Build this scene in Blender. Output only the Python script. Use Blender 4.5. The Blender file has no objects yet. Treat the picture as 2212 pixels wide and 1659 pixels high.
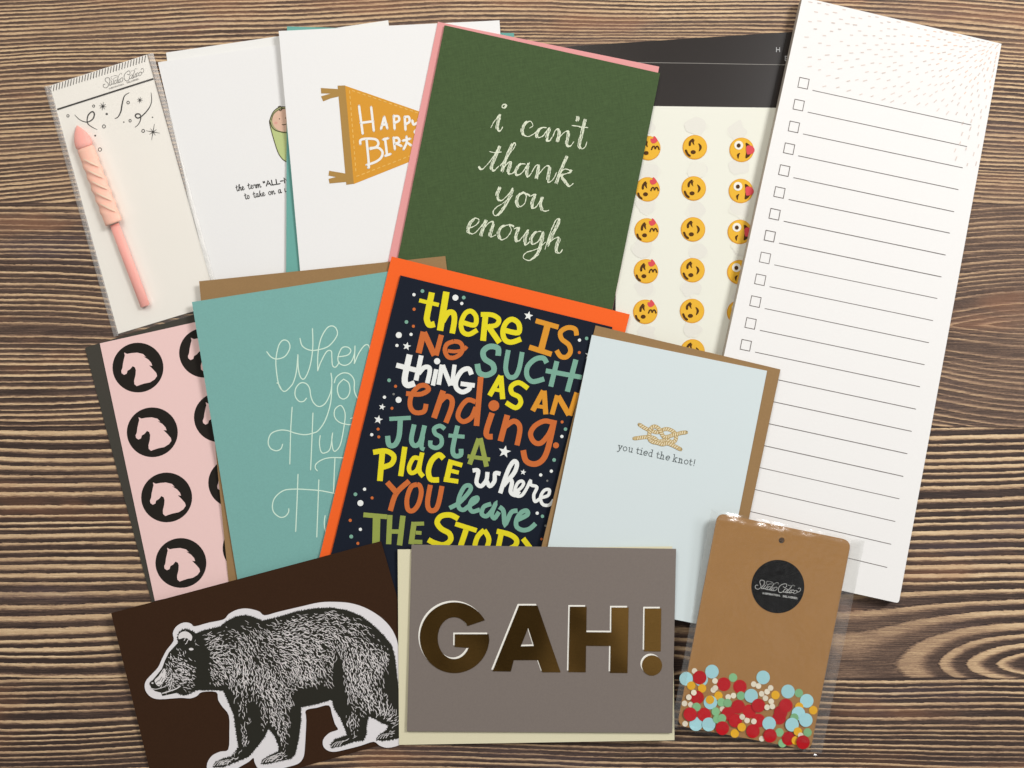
import bpy, bmesh, math, random
import numpy as np
from mathutils import Vector, Matrix
from mathutils.geometry import tessellate_polygon

random.seed(7)
SC = bpy.context.scene
COL = SC.collection

# ------------------------------------------------------------------ camera, world, lamps, exposure
S = 0.000245                 # metres per measuring unit on the table
FPX = 1800.0
CAM_H = FPX * S
TILT = math.radians(3.3)
CAM_POS = Vector((0, -CAM_H * math.sin(TILT), CAM_H * math.cos(TILT)))
CAM_ROT = Matrix.Rotation(TILT, 3, 'X')
cd = bpy.data.cameras.new('camera'); cam = bpy.data.objects.new('camera', cd); COL.objects.link(cam)
cam.location = CAM_POS; cam.rotation_euler = (TILT, 0, 0)
cd.sensor_width = 36; cd.lens = FPX / 2212 * 36; cd.clip_start = 0.01; cd.clip_end = 20
SC.camera = cam

W = bpy.data.worlds.new('World'); SC.world = W; W.use_nodes = True
# the dim room around the table: soft lighter and darker places (what the foil and the film reflect)
_n = W.node_tree.nodes; _tc = _n.new('ShaderNodeTexCoord'); _no = _n.new('ShaderNodeTexNoise'); _ra = _n.new('ShaderNodeValToRGB')
_no.inputs['Scale'].default_value = 7.0; _no.inputs['Detail'].default_value = 2.0
_ra.color_ramp.elements[0].position = 0.40; _ra.color_ramp.elements[0].color = (0.008, 0.008, 0.009, 1)
_ra.color_ramp.elements[1].position = 0.62; _ra.color_ramp.elements[1].color = (0.56, 0.555, 0.55, 1)
W.node_tree.links.new(_tc.outputs['Generated'], _no.inputs['Vector']); W.node_tree.links.new(_no.outputs['Fac'], _ra.inputs[0])
W.node_tree.links.new(_ra.outputs[0], _n['Background'].inputs[0])
_n['Background'].inputs[1].default_value = 1.0

def area(name, loc, size, power, col, target=(0, 0, 0)):
    l = bpy.data.lights.new(name, 'AREA'); l.shape = 'DISK'; l.size = size; l.energy = power; l.color = col
    o = bpy.data.objects.new(name, l); COL.objects.link(o); o.location = loc
    o.rotation_euler = (Vector(target) - Vector(loc)).to_track_quat('-Z', 'Y').to_euler()
    return o
area('key_lamp', (1.0, 0.62, 1.08), 0.48, 19.6, (1.0, 0.998, 1.0))
area('ceiling_lamp', (-0.34, 0.62, 1.02), 0.8, 6.9, (1.0, 0.955, 0.89))

SC.view_settings.view_transform = 'Standard'; SC.view_settings.look = 'None'
SC.view_settings.exposure = 0.0; SC.view_settings.gamma = 1.0; SC.view_settings.use_curve_mapping = False
SC.render.engine = 'CYCLES'
SC.cycles.max_bounces = 8; SC.cycles.transparent_max_bounces = 12; SC.cycles.caustics_reflective = False; SC.cycles.caustics_refractive = False
SC.cycles.use_denoising = True

# ------------------------------------------------------------------ measuring helpers
def ray(x, y):
    d = CAM_ROT @ Vector(((x - 1106) / FPX, (829.5 - y) / FPX, -1))
    return d
def at_z(x, y, z):
    d = ray(x, y); t = (z - CAM_POS.z) / d.z
    return CAM_POS + d * t
class Plane:
    """a flat sheet lying in the pile: heights in mm at three measured places"""
    def __init__(s, p3):
        pts = [at_z(x, y, z * 0.001) for x, y, z in p3]
        n = (pts[1] - pts[0]).cross(pts[2] - pts[0]).normalized()
        if n.z < 0: n = -n
        s.n, s.o = n, pts[0]
    def at(s, x, y, off=0.0):
        d = ray(x, y); o = s.o + s.n * off
        t = (o - CAM_POS).dot(s.n) / d.dot(s.n)
        return CAM_POS + d * t

def pts(s):
    return [tuple(float(c) for c in p.split(',')) for p in s.split()]
def T(i, j, s):
    if isinstance(s, str): s = pts(s)
    return [(553.0 * i + u / 4, 414.75 * j + v / 4) for u, v in s]
def CR(x0, y0, w, s):
    if isinstance(s, str): s = pts(s)
    k = w / 2212 / 1.475588
    return [(x0 / 1.475588 + u * k, y0 / 1.475588 + v * k) for u, v in s]

def catmull(p, closed=False, n=6):
    if len(p) < 3: return list(p)
    out = []; N = len(p); rng = N if closed else N - 1
    for i in range(rng):
        if closed: a, b, c, d = p[(i - 1) % N], p[i], p[(i + 1) % N], p[(i + 2) % N]
        else: a, b, c, d = p[max(i - 1, 0)], p[i], p[i + 1], p[min(i + 2, N - 1)]
        for k in range(n):
            t = k / n; t2 = t * t; t3 = t2 * t
            out.append(tuple(0.5 * (2 * b[m] + (c[m] - a[m]) * t + (2 * a[m] - 5 * b[m] + 4 * c[m] - d[m]) * t2
                                    + (3 * b[m] - a[m] - 3 * c[m] + d[m]) * t3) for m in (0, 1)))
    if not closed: out.append(tuple(p[-1]))
    return out
def ell(cx, cy, rx, ry, rot=0, n=28, a0=0, a1=360):
    r = math.radians(rot); full = abs(a1 - a0) >= 360
    out = []
    for k in range(n + (0 if full else 1)):
        a = math.radians(a0 + (a1 - a0) * k / n)
        x, y = rx * math.cos(a), ry * math.sin(a)
        out.append((cx + x * math.cos(r) - y * math.sin(r), cy + x * math.sin(r) + y * math.cos(r)))
    return out
def resample(p, step):
    out = [p[0]]; acc = 0
    for a, b in zip(p, p[1:]):
        L = math.dist(a, b)
        if L == 0: continue
        d = step - acc
        while d <= L:
            out.append((a[0] + (b[0] - a[0]) * d / L, a[1] + (b[1] - a[1]) * d / L)); d += step
        acc = L - (d - step)
    return out
def inside(p, poly):
    x, y = p; c = False; j = len(poly) - 1
    for i in range(len(poly)):
        xi, yi = poly[i]; xj, yj = poly[j]
        if (yi > y) != (yj > y) and x < (xj - xi) * (y - yi) / (yj - yi) + xi: c = not c
        j = i
    return c
def rounded(quad, r, n=5):
    out = []; N = len(quad)
    for i in range(N):
        p = Vector(quad[i]); a = Vector(quad[i - 1]); b = Vector(quad[(i + 1) % N])
        ri = r[i] if isinstance(r, (list, tuple)) else r
        if ri <= 0: out.append(tuple(p)); continue
        u = (a - p).normalized(); v = (b - p).normalized()
        q0, q1 = p + u * ri, p + v * ri
        for k in range(n + 1):
            t = k / n; out.append(tuple(q0 * (1 - t) ** 2 + p * 2 * t * (1 - t) + q1 * t * t))
    return out

# ------------------------------------------------------------------ materials
def lin(c): return tuple(((v / 255) / 12.92 if v / 255 <= 0.04045 else ((v / 255 + 0.055) / 1.055) ** 2.4) for v in c)
MATS = {}
class NT:
    """tiny helper to write node maths as expressions"""
    def __init__(s, nt): s.nt = nt
    def new(s, t, **kw):
        n = s.nt.nodes.new(t)
        for k, v in kw.items(): setattr(n, k, v)
        return n
    def put(s, sock, v):
        if hasattr(v, 'is_linked') or hasattr(v, 'links'): s.nt.links.new(v, sock)
        else: sock.default_value = v
    def m(s, op, a, b=None, c=None, clamp=False):
        n = s.new('ShaderNodeMath', operation=op, use_clamp=clamp); s.put(n.inputs[0], a)
        if b is not None: s.put(n.inputs[1], b)
        if c is not None: s.put(n.inputs[2], c)
        return n.outputs[0]
    def add(s, a, b): return s.m('ADD', a, b)
    def mul(s, a, b): return s.m('MULTIPLY', a, b)
    def sub(s, a, b): return s.m('SUBTRACT', a, b)
    def vec(s, x, y, z=0.0):
        n = s.new('ShaderNodeCombineXYZ'); s.put(n.inputs[0], x); s.put(n.inputs[1], y); s.put(n.inputs[2], z); return n.outputs[0]
    def noise(s, v, scale=1.0, detail=2.0, rough=0.5):
        n = s.new('ShaderNodeTexNoise'); s.nt.links.new(v, n.inputs['Vector'])
        n.inputs['Scale'].default_value = scale; n.inputs['Detail'].default_value = detail; n.inputs['Roughness'].default_value = rough
        return n.outputs['Fac']
    def mix(s, f, a, b):
        n = s.new('ShaderNodeMix', data_type='RGBA'); s.put(n.inputs[0], f); s.put(n.inputs[6], a); s.put(n.inputs[7], b); return n.outputs[2]
    def ramp(s, f, stops):
        n = s.new('ShaderNodeValToRGB'); s.put(n.inputs[0], f); e = n.color_ramp.elements
        while len(e) < len(stops): e.new(0.5)
        for k, (p, c) in enumerate(stops): e[k].position = p; e[k].color = (*lin(c), 1) if len(c) == 3 else c
        return n.outputs[0]
    def smooth(s, v, lo, hi):
        n = s.new('ShaderNodeMapRange', interpolation_type='SMOOTHSTEP'); s.put(n.inputs[0], v); n.inputs[1].default_value = lo; n.inputs[2].default_value = hi
        return n.outputs[0]

def paper(name, c, rough=0.85, spec=0.16, grain=0.05, gscale=1300, blotch=0.0, bscale=30, weave=0.0, metal=0.0, bump=0.0, k=0.86):
    if name in MATS: return MATS[name]
    m = bpy.data.materials.new(name); m.use_nodes = True; t = NT(m.node_tree)
    b = m.node_tree.nodes['Principled BSDF']
    col = tuple(v * k for v in lin(c))
    b.inputs['Roughness'].default_value = rough; b.inputs['Specular IOR Level'].default_value = spec; b.inputs['Metallic'].default_value = metal
    geo = t.new('ShaderNodeNewGeometry'); pos = geo.outputs['Position']
    f = t.noise(pos, gscale, 3, 0.6); f = t.sub(f, 0.5); f = t.mul(f, grain * 4)
    if blotch:
        g = t.sub(t.noise(pos, bscale, 3, 0.55), 0.5); f = t.add(f, t.mul(g, blotch * 4))
    if weave:
        sx = t.new('ShaderNodeSeparateXYZ'); t.nt.links.new(pos, sx.inputs[0])
        ca, sa = math.cos(-0.2), math.sin(-0.2)
        u = t.add(t.mul(sx.outputs[0], ca), t.mul(sx.outputs[1], -sa)); v = t.add(t.mul(sx.outputs[0], sa), t.mul(sx.outputs[1], ca))
        a1 = t.noise(t.vec(t.mul(u, 1100.0), t.mul(v, 170.0)), 1, 2, .6); a2 = t.noise(t.vec(t.mul(u, 170.0), t.mul(v, 1100.0)), 1, 2, .6)
        f = t.add(f, t.mul(t.sub(t.add(a1, a2), 1.0), weave * 4))
    f = t.add(f, 1.0)
    vm = t.new('ShaderNodeVectorMath', operation='SCALE'); vm.inputs[0].default_value = col; t.put(vm.inputs['Scale'], f)
    t.nt.links.new(vm.outputs[0], b.inputs['Base Color'])
    if bump:
        bn = t.new('ShaderNodeBump'); bn.inputs['Strength'].default_value = bump; bn.inputs['Distance'].default_value = 0.0002
        t.nt.links.new(f, bn.inputs['Height']); t.nt.links.new(bn.outputs[0], b.inputs['Normal'])
    MATS[name] = m
    return m
def ink(name, c, rough=0.7, grain=0.02, **kw): return paper('ink_' + name, c, rough=rough, spec=0.1, grain=grain, **kw)

def film(name, gloss=0.05, rough=0.13, milk=0.0, wr=.25):
    if name in MATS: return MATS[name]
    m = bpy.data.materials.new(name); m.use_nodes = True; nt = m.node_tree; t = NT(nt)
    for n in list(nt.nodes): nt.nodes.remove(n)
    out = t.new('ShaderNodeOutputMaterial'); mx = t.new('ShaderNodeMixShader'); tr = t.new('ShaderNodeBsdfTransparent'); gl = t.new('ShaderNodeBsdfGlossy')
    tr.inputs[0].default_value = (0.985, 0.985, 0.98, 1); gl.inputs[0].default_value = (1, 1, 1, 1); gl.inputs['Roughness'].default_value = rough
    geo = t.new('ShaderNodeNewGeometry'); f = t.noise(geo.outputs['Position'], 160, 3, 0.6)
    bn = t.new('ShaderNodeBump'); bn.inputs['Strength'].default_value = wr; bn.inputs['Distance'].default_value = 0.0004
    nt.links.new(f, bn.inputs['Height']); nt.links.new(bn.outputs[0], gl.inputs['Normal'])
    mx.inputs[0].default_value = gloss
    nt.links.new(tr.outputs[0], mx.inputs[1]); nt.links.new(gl.outputs[0], mx.inputs[2]); nt.links.new(mx.outputs[0], out.inputs[0])
    if milk:
        df = t.new('ShaderNodeBsdfTranslucent'); d2 = t.new('ShaderNodeBsdfDiffuse'); m2 = t.new('ShaderNodeMixShader'); m3 = t.new('ShaderNodeMixShader'); m2.inputs[0].default_value = 0.5; m3.inputs[0].default_value = milk
        df.inputs[0].default_value = d2.inputs[0].default_value = (0.85, 0.84, 0.82, 1)
        nt.links.new(df.outputs[0], m2.inputs[1]); nt.links.new(d2.outputs[0], m2.inputs[2]); nt.links.new(mx.outputs[0], m3.inputs[1]); nt.links.new(m2.outputs[0], m3.inputs[2]); nt.links.new(m3.outputs[0], out.inputs[0])
    MATS[name] = m
    return m

def wood_material():
    m = bpy.data.materials.new('weathered_wood'); m.use_nodes = True; t = NT(m.node_tree); nt = m.node_tree
    b = nt.nodes['Principled BSDF']
    geo = t.new('ShaderNodeNewGeometry'); sx = t.new('ShaderNodeSeparateXYZ'); nt.links.new(geo.outputs['Position'], sx.inputs[0])
    X = t.mul(sx.outputs[0], 1 / S); Y = t.mul(sx.outputs[1], -1 / S)
    # four boards; the joints waver a little
    jw = t.mul(t.sub(t.noise(t.vec(t.mul(X, 0.004), 3.3), 1, 2), 0.5), 10.0)
    Yj = t.add(Y, jw)
    g1 = t.m('GREATER_THAN', Yj, -395.0); g2 = t.m('GREATER_THAN', Yj, 94.0); g3 = t.m('GREATER_THAN', Yj, 624.0)
    board = t.add(t.add(g1, g2), g3)
    seed = t.mul(board, 17.31)
    def pick(a, bb, c, d):
        v = t.add(t.mul(g1, bb - a), a); v = t.add(v, t.mul(g2, c - bb)); return t.add(v, t.mul(g3, d - c))
    # growth-ring field per board: distance to a wandering heart line, opening into arches on the right
    yc = pick(-1500.0, -112.0, 596.0, 2500.0)
    dY = t.sub(Y, yc)
    def bump(xc, w, A):
        q_ = t.mul(t.sub(X, xc), 1.0 / w); return t.mul(A, t.m('EXPONENT', t.mul(t.mul(q_, q_), -1.0)))
    knot = bump(1150.0, 330.0, pick(0.0, 60.0, 0.0, 0.0))
    arch = t.mul(bump(720.0, 290.0, pick(0.0, 0.0, 92.0, 0.0)), t.m('EXPONENT', t.mul(t.mul(dY, dY), -1 / 26000)))
    low = t.sub(t.noise(t.vec(t.mul(X, 0.0009), t.mul(Y, 0.0030), seed), 1, 1, 0.5), 0.5)
    mid = t.sub(t.noise(t.vec(t.mul(X, 0.0042), t.mul(Y, 0.012), seed), 1, 2, 0.5), 0.5)
    fine = t.sub(t.noise(t.vec(t.mul(X, 0.028), t.mul(Y, 0.10), seed), 1, 3, 0.6), 0.5)
    warp = t.add(t.mul(low, 85.0), t.add(t.mul(mid, 7.5), t.mul(fine, 2.6)))
    dW = t.add(dY, warp)
    R = t.sub(t.m('POWER', t.add(t.m('POWER', t.m('ABSOLUTE', dW), 1.65), t.m('POWER', t.add(arch, 3.0), 1.65)), 1 / 1.65), knot)
    R = t.m('ABSOLUTE', R)
    F = t.sub(R, t.mul(t.mul(pick(4.4e-5, 0.0, 0.0, -2.0e-5), X), X))
    # ring spacing itself drifts across each board
    drift = t.mul(t.sub(t.noise(t.vec(t.mul(F, 0.011), 0.0, t.add(seed, 5.0)), 1, 1), 0.5), 3.0)
    freq = pick(1 / 9.6, 1 / 12.6, 1 / 18.5, 1 / 12.4)
    P = t.add(t.mul(F, freq), drift)
    saw = t.m('FRACT', P)
    ridx = t.m('FLOOR', P)
    rv = t.new('ShaderNodeTexWhiteNoise', noise_dimensions='2D'); nt.links.new(t.vec(ridx, seed), rv.inputs['Vector']); ring_rand = rv.outputs['Value']
    fib = t.noise(t.vec(t.mul(X, 0.014), t.mul(Y, 0.62), seed), 1, 4, 0.72)
    fib2 = t.noise(t.vec(t.mul(X, 0.055), t.mul(Y, 0.60), 2.0), 1, 4, 0.65)
    saw2 = t.add(saw, t.mul(t.sub(fib2, 0.5), 0.50))
    edge = t.add(pick(0.46, 0.58, 0.47, 0.54), t.mul(t.sub(ring_rand, 0.5), 0.30))
    up = t.m('MULTIPLY', t.smooth(t.sub(saw2, edge), -0.16, 0.26), t.sub(1.0, t.smooth(saw2, 0.90, 0.99)))
    line = t.smooth(t.m('ABSOLUTE', t.sub(saw, 0.97)), 0.10, 0.0)          # the dark groove at each ring's end
    con = t.add(pick(0.66, 0.78, 0.92, 0.84), t.mul(t.sub(t.noise(t.vec(t.mul(X, 0.0024), t.mul(Y, 0.010), t.add(seed, 9.0)), 1, 2), 0.5), 1.25))
    con = t.m('MAXIMUM', con, 0.30)
    con = t.mul(con, t.sub(1.0, t.add(t.mul(knot, 0.0085), t.mul(arch, 0.0070))))
    h = t.add(0.355, t.mul(t.sub(up, 0.42), t.mul(con, 0.82)))
    h = t.add(h, t.mul(t.sub(fib, 0.5), 1.05))
    h = t.add(h, t.mul(t.sub(t.noise(t.vec(t.mul(X, 0.14), t.mul(Y, 0.6), 8.0), 1, 3, .7), 0.5), 0.42))
    h = t.sub(h, t.mul(line, t.mul(0.24, con)))
    # broad wear
    wear = t.sub(t.noise(t.vec(t.mul(X, 0.0016), t.mul(Y, 0.006), 4.0), 1, 3, 0.55), 0.5)
    h = t.add(h, t.mul(wear, 0.16))
    h = t.add(h, pick(0.075, 0.035, 0.02, -0.03))
    jl = t.m('MINIMUM', t.m('MINIMUM', t.m('ABSOLUTE', t.add(Yj, 395.0)), t.m('ABSOLUTE', t.sub(Yj, 94.0))), t.m('ABSOLUTE', t.sub(Yj, 624.0)))
    h = t.sub(h, t.mul(t.smooth(jl, 3.0, 0.3), 0.18))
    c = t.ramp(h, [(0.0, (52, 39, 34)), (0.22, (88, 69, 58)), (0.42, (128, 102, 83)), (0.60, (165, 135, 106)), (0.80, (202, 171, 133)), (1.0, (224, 198, 160))])
    # warm and violet stains
    st = t.noise(t.vec(t.mul(X, 0.0022), t.mul(Y, 0.009), 31.0), 1, 3, 0.55)
    c = t.mix(t.mul(t.smooth(st, 0.55, 0.72), 0.30), c, (*lin((172, 118, 84)), 1))
    st2 = t.noise(t.vec(t.mul(X, 0.0018), t.mul(Y, 0.008), 57.0), 1, 3, 0.55)
    c = t.mix(t.mul(t.smooth(st2, 0.56, 0.75), 0.30), c, (*lin((92, 78, 86)), 1))
    nt.links.new(c, b.inputs['Base Color'])
    b.inputs['Roughness'].default_value = 0.62; b.inputs['Specular IOR Level'].default_value = 0.30
    bn = t.new('ShaderNodeBump'); bn.inputs['Strength'].default_value = 0.5; bn.inputs['Distance'].default_value = 0.0006
    nt.links.new(h, bn.inputs['Height']); nt.links.new(bn.outputs[0], b.inputs['Normal'])
    return m

# ------------------------------------------------------------------ objects
def link_mesh(name, verts, faces, mats, midx=None, parent=None, smooth=False, origin=None):
    me = bpy.data.meshes.new(name)
    o0 = Vector(origin) if origin is not None else Vector((0, 0, 0))
    me.from_pydata([tuple(Vector(v) - o0) for v in verts], [], faces)
    for m in (mats if isinstance(mats, (list, tuple)) else [mats]): me.materials.append(m)
    if midx is not None: me.polygons.foreach_set('material_index', midx)
    if smooth: me.polygons.foreach_set('use_smooth', [True] * len(me.polygons))
    me.update()
    o = bpy.data.objects.new(name, me); COL.objects.link(o); o.location = o0
    if parent is not None:
        o.parent = parent; o.location = o0 - parent.location
    return o
def tag(o, label, cat, group=None):
    o['label'] = label; o['category'] = cat
    if group: o['group'] = group
    return o
def empty(name, loc, label, cat, group=None):
    o = bpy.data.objects.new(name, None); COL.objects.link(o); o.location = loc; o.empty_display_size = 0.01
    return tag(o, label, cat, group)

def slab(name, poly, plane, t, mat, parent=None, off=0.0, side=None, holes=()):
    """a sheet: poly = outline of its top face, t = thickness in metres"""
    loops = [list(poly)] + [list(h) for h in holes]
    flat = [p for l in loops for p in l]; n = len(flat)
    top = [plane.at(x, y, off) for x, y in flat]
    bot = [p - plane.n * t for p in top]
    tris = tessellate_polygon([[Vector((x, y, 0)) for x, y in l] for l in loops])
    faces = []
    for a, b, c in tris:
        nn = (top[b] - top[a]).cross(top[c] - top[a])
        if nn.z < 0: a, c = c, a
        faces.append((a, b, c)); faces.append((a + n, c + n, b + n))
    nt_ = len(faces); base = 0
    for l in loops:
        k = len(l)
        for i in range(k):
            faces.append((base + i, base + (i + 1) % k, base + (i + 1) % k + n, base + i + n))
        base += k
    mi = [0] * nt_ + [1 if side else 0] * (len(faces) - nt_)
    o = link_mesh(name, top + bot, faces, [mat, side] if side else [mat], mi, parent)
    bm = bmesh.new(); bm.from_mesh(o.data); bmesh.ops.recalc_face_normals(bm, faces=bm.faces); bm.to_mesh(o.data); bm.free()
    return o

class Ink:
    """printing on a sheet: thin layers just above its face"""
    def __init__(s, plane, base=0.00006):
        s.pl = plane; s.v = []; s.f = []; s.mi = []; s.mats = []; s.base = base; s.k = 0
    def mat(s, m):
        if m not in s.mats: s.mats.append(m)
        return s.mats.index(m)
    def lvl(s):
        s.k += 1; return s.base + (s.k % 9) * 0.000012
    def poly(s, p, m, holes=(), lift=0.0):
        mi = s.mat(m); z = s.lvl() + lift
        loops = [list(p)] + [list(h) for h in holes]; flat = [q for l in loops for q in l]
        b = len(s.v); s.v += [s.pl.at(x, y, z) for x, y in flat]
        for a, c, d in tessellate_polygon([[Vector((x, y, 0)) for x, y in l] for l in loops]):
            va, vc, vd = (s.v[b + i] for i in (a, c, d))
            if (vc - va).cross(vd - va).z < 0: c, d = d, c
            s.f.append((b + a, b + c, b + d)); s.mi.append(mi)
    def dot(s, x, y, r, m, lift=0.0): s.poly(ell(x, y, r, r, n=20), m, lift=lift)
    def star(s, x, y, R, m, rot=-80, n=5, inner=0.42):
        s.poly([(x + (R if k % 2 == 0 else R * inner) * math.cos(math.radians(rot + 180 / n * k)), y + (R if k % 2 == 0 else R * inner) * math.sin(math.radians(rot + 180 / n * k))) for k in range(2 * n)], m)
    def stroke(s, p, w, m, smooth=True, closed=False, cap='flat', taper=None, n=6, lift=0.0):
        mi = s.mat(m); z0 = s.lvl() + lift
        q = catmull(p, closed, n) if smooth else list(p)
        q = [a for i, a in enumerate(q) if i == 0 or math.dist(a, q[i - 1]) > 1e-4]
        N = len(q)
        if N < 2: return
        b = len(s.v)
        for i in range(N):
            if closed: a, c = q[i - 1], q[(i + 1) % N]
            else: a, c = q[max(i - 1, 0)], q[min(i + 1, N - 1)]
            pv = q[i]
            d1 = Vector((pv[0] - a[0], pv[1] - a[1])); d2 = Vector((c[0] - pv[0], c[1] - pv[1]))
            if d1.length < 1e-6: d1 = d2
            if d2.length < 1e-6: d2 = d1
            d1 = d1.normalized(); d2 = d2.normalized(); d = d1 + d2
            d = d1 if d.length < 1e-3 else d.normalized()
            nrm = Vector((-d.y, d.x)); mit = 1 / max(0.6, nrm.dot(Vector((-d1.y, d1.x))))
            t = i / max(1, N - 1)
            ww = (w if taper is None else w * taper(t)) / 2 * mit
            z = z0 + t * 0.00001
            s.v.append(s.pl.at(pv[0] + nrm.x * ww, pv[1] + nrm.y * ww, z)); s.v.append(s.pl.at(pv[0] - nrm.x * ww, pv[1] - nrm.y * ww, z))
        for i in range(N if closed else N - 1):
            j = (i + 1) % N
            s.f.append((b + 2 * i, b + 2 * i + 1, b + 2 * j + 1, b + 2 * j)); s.mi.append(mi)
        if cap == 'round' and not closed and taper is None:
            for e, (p0, p1) in ((0, (q[0], q[1])), (N - 1, (q[-1], q[-2]))):
                a0 = math.atan2(p0[1] - p1[1], p0[0] - p1[0]); z = z0 + (e / max(1, N - 1)) * 0.00001
                fan = []
                for k in range(1, 6):
                    a = a0 - math.pi / 2 + math.pi * k / 6
                    fan.append(len(s.v)); s.v.append(s.pl.at(p0[0] + w / 2 * math.cos(a), p0[1] + w / 2 * math.sin(a), z))
                l, r = b + 2 * e, b + 2 * e + 1
                s.f.append(tuple([r] + fan + [l]) if e == 0 else tuple([l] + fan + [r])); s.mi.append(mi)
    def build(s, name, parent):
        o = link_mesh(name, s.v, s.f, s.mats, s.mi, parent)
        me = o.data; fl = [p.index for p in me.polygons if p.normal.z < 0]
        if fl:
            bm = bmesh.new(); bm.from_mesh(me); bm.faces.ensure_lookup_table()
            bmesh.ops.reverse_faces(bm, faces=[bm.faces[i] for i in fl]); bm.to_mesh(me); bm.free()
        return o

# ------------------------------------------------------------------ the pile: every sheet rests on what lies under it
PILE = []       # (outline, (a, b, c) of the top face: z mm = a + b x + c y)
def rest(poly, t_mm, lift=(0, 0, 0, 0), gap=0.03):
    """lowest flat position of a sheet over the table and the sheets under it; returns bottom and top planes"""
    P = []
    xs = [p[0] for p in poly]; ys = [p[1] for p in poly]
    cand = list(poly)
    for k in range(7):
        for l in range(7):
            q = (min(xs) + (max(xs) - min(xs)) * (k + .5) / 7, min(ys) + (max(ys) - min(ys)) * (l + .5) / 7)
            if inside(q, poly): cand.append(q)
    N = len(poly)
    for i in range(N):
        a, b = poly[i], poly[(i + 1) % N]
        for k in range(1, 12): cand.append((a[0] + (b[0] - a[0]) * k / 12, a[1] + (b[1] - a[1]) * k / 12))
    for o, _ in PILE:
        for q in o:
            if inside(q, poly): cand.append(q)
    for x, y in cand:
        z = 0.0
        for o, (a, b, c) in PILE:
            near = inside((x, y), o) or any(math.dist((x, y), q) < 3 for q in o)
            if near: z = max(z, a + b * x + c * y)
        P.append((x, y, z))
    A = np.array(P); cx, cy = np.mean(xs), np.mean(ys)
    x, y, z = A[:, 0], A[:, 1], A[:, 2]
    # lowest sheet above every support = upper hull at the sheet's centre; grow a small working set until nothing pokes through
    ang = np.arctan2(y - cy, x - cx); rad = np.hypot(x - cx, y - cy); work = set()
    for k in range(12):
        w_ = np.abs((ang - (-math.pi + k * math.pi / 6) + math.pi) % (2 * math.pi) - math.pi) < .4
        if w_.any(): work.add(int(np.where(w_)[0][np.argmax(rad[w_])])); work.add(int(np.where(w_)[0][np.argmax(z[w_])]))
    for it in range(40):
        wk = np.array(sorted(work)); n = len(wk)
        I, J, K = wk[np.array([(i, j, k) for i in range(n) for j in range(i) for k in range(j)], dtype=np.int32).T]
        det = (y[J] - y[K]) * (x[I] - x[K]) + (x[K] - x[J]) * (y[I] - y[K])
        ok = np.abs(det) > 500
        I, J, K, det = I[ok], J[ok], K[ok], det[ok]
        l1 = ((y[J] - y[K]) * (cx - x[K]) + (x[K] - x[J]) * (cy - y[K])) / det
        l2 = ((y[K] - y[I]) * (cx - x[K]) + (x[I] - x[K]) * (cy - y[K])) / det
        l3 = 1 - l1 - l2
        ok = (l1 >= -1e-6) & (l2 >= -1e-6) & (l3 >= -1e-6)
        I, J, K, l1, l2, l3 = I[ok], J[ok], K[ok], l1[ok], l2[ok], l3[ok]
        w = int(np.argmax(l1 * z[I] + l2 * z[J] + l3 * z[K]))
        tri = [I[w], J[w], K[w]]
        abc = np.linalg.solve(np.array([[1, x[q], y[q]] for q in tri]), z[tri])
        ex = z - (abc[0] + abc[1] * x + abc[2] * y)
        best = (ex.max(), abc)
        if ex.max() < 1e-3: break
        work.add(int(np.argmax(ex)))
    viol, abc = best
    abc = abc.copy(); abc[0] += max(0, viol) + gap
    def mk(abc_, add):
        q = [poly[0], poly[1], poly[-1]] if len(poly) == 4 else [poly[0], poly[len(poly) // 3], poly[2 * len(poly) // 3]]
        return Plane([(px, py, abc_[0] + abc_[1] * px + abc_[2] * py + add) for px, py in q])
    top = abc.copy(); top[0] += t_mm
    if any(lift):
        q = np.array([[1, *p] for p in poly[:4]]); l = np.linalg.lstsq(q, np.array(lift), rcond=None)[0]; top = top + l
    PILE.append((list(poly), tuple(top)))
    return mk(abc, 0), mk(top, 0), abc, top

def centre(poly, plane):
    cx = sum(p[0] for p in poly) / len(poly); cy = sum(p[1] for p in poly) / len(poly)
    v = plane.at(cx, cy); return Vector((v.x, v.y, max(0, v.z)))

def envelope(poly, mat, label, t=0.4, r=0, lift=(0, 0, 0, 0), name='envelope'):
    bot, top, _, _ = rest(poly, t, lift)
    o = slab(name, rounded(poly, r) if r else poly, top, t * 0.001, mat)
    return tag(o, label, 'envelope', 'envelopes behind the greeting cards'), top
def card(poly, mat, label, t=0.8, lift=(0, 0, 0, 0), side=None, r=0, cat='greeting card', name='greeting_card'):
    """a folded card: back panel on the pile, front panel springing up a little"""
    bot, top, _, _ = rest(poly, t, lift)
    root = empty(name, centre(poly, bot), label, cat, 'greeting cards laid out on the table')
    p = rounded(poly, r) if r else poly
    slab('back_panel', p, bot, 0.0003, mat, root, off=0.0003, side=side)
    slab('front_panel', p, top, 0.0003, mat, root, side=side)
    return root, top

# ================================================================== table
tb = 3.2
tv = [(-tb, -tb, 0), (tb, -tb, 0), (tb, tb, 0), (-tb, tb, 0)]
tab = link_mesh('tabletop', [Vector(v) * 0.4 for v in tv] + [Vector(v) * 0.4 - Vector((0, 0, 0.03)) for v in tv],
                [(0, 1, 2, 3), (7, 6, 5, 4), (0, 4, 5, 1), (1, 5, 6, 2), (2, 6, 7, 3), (3, 7, 4, 0)], wood_material())
tab['kind'] = 'structure'

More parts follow.
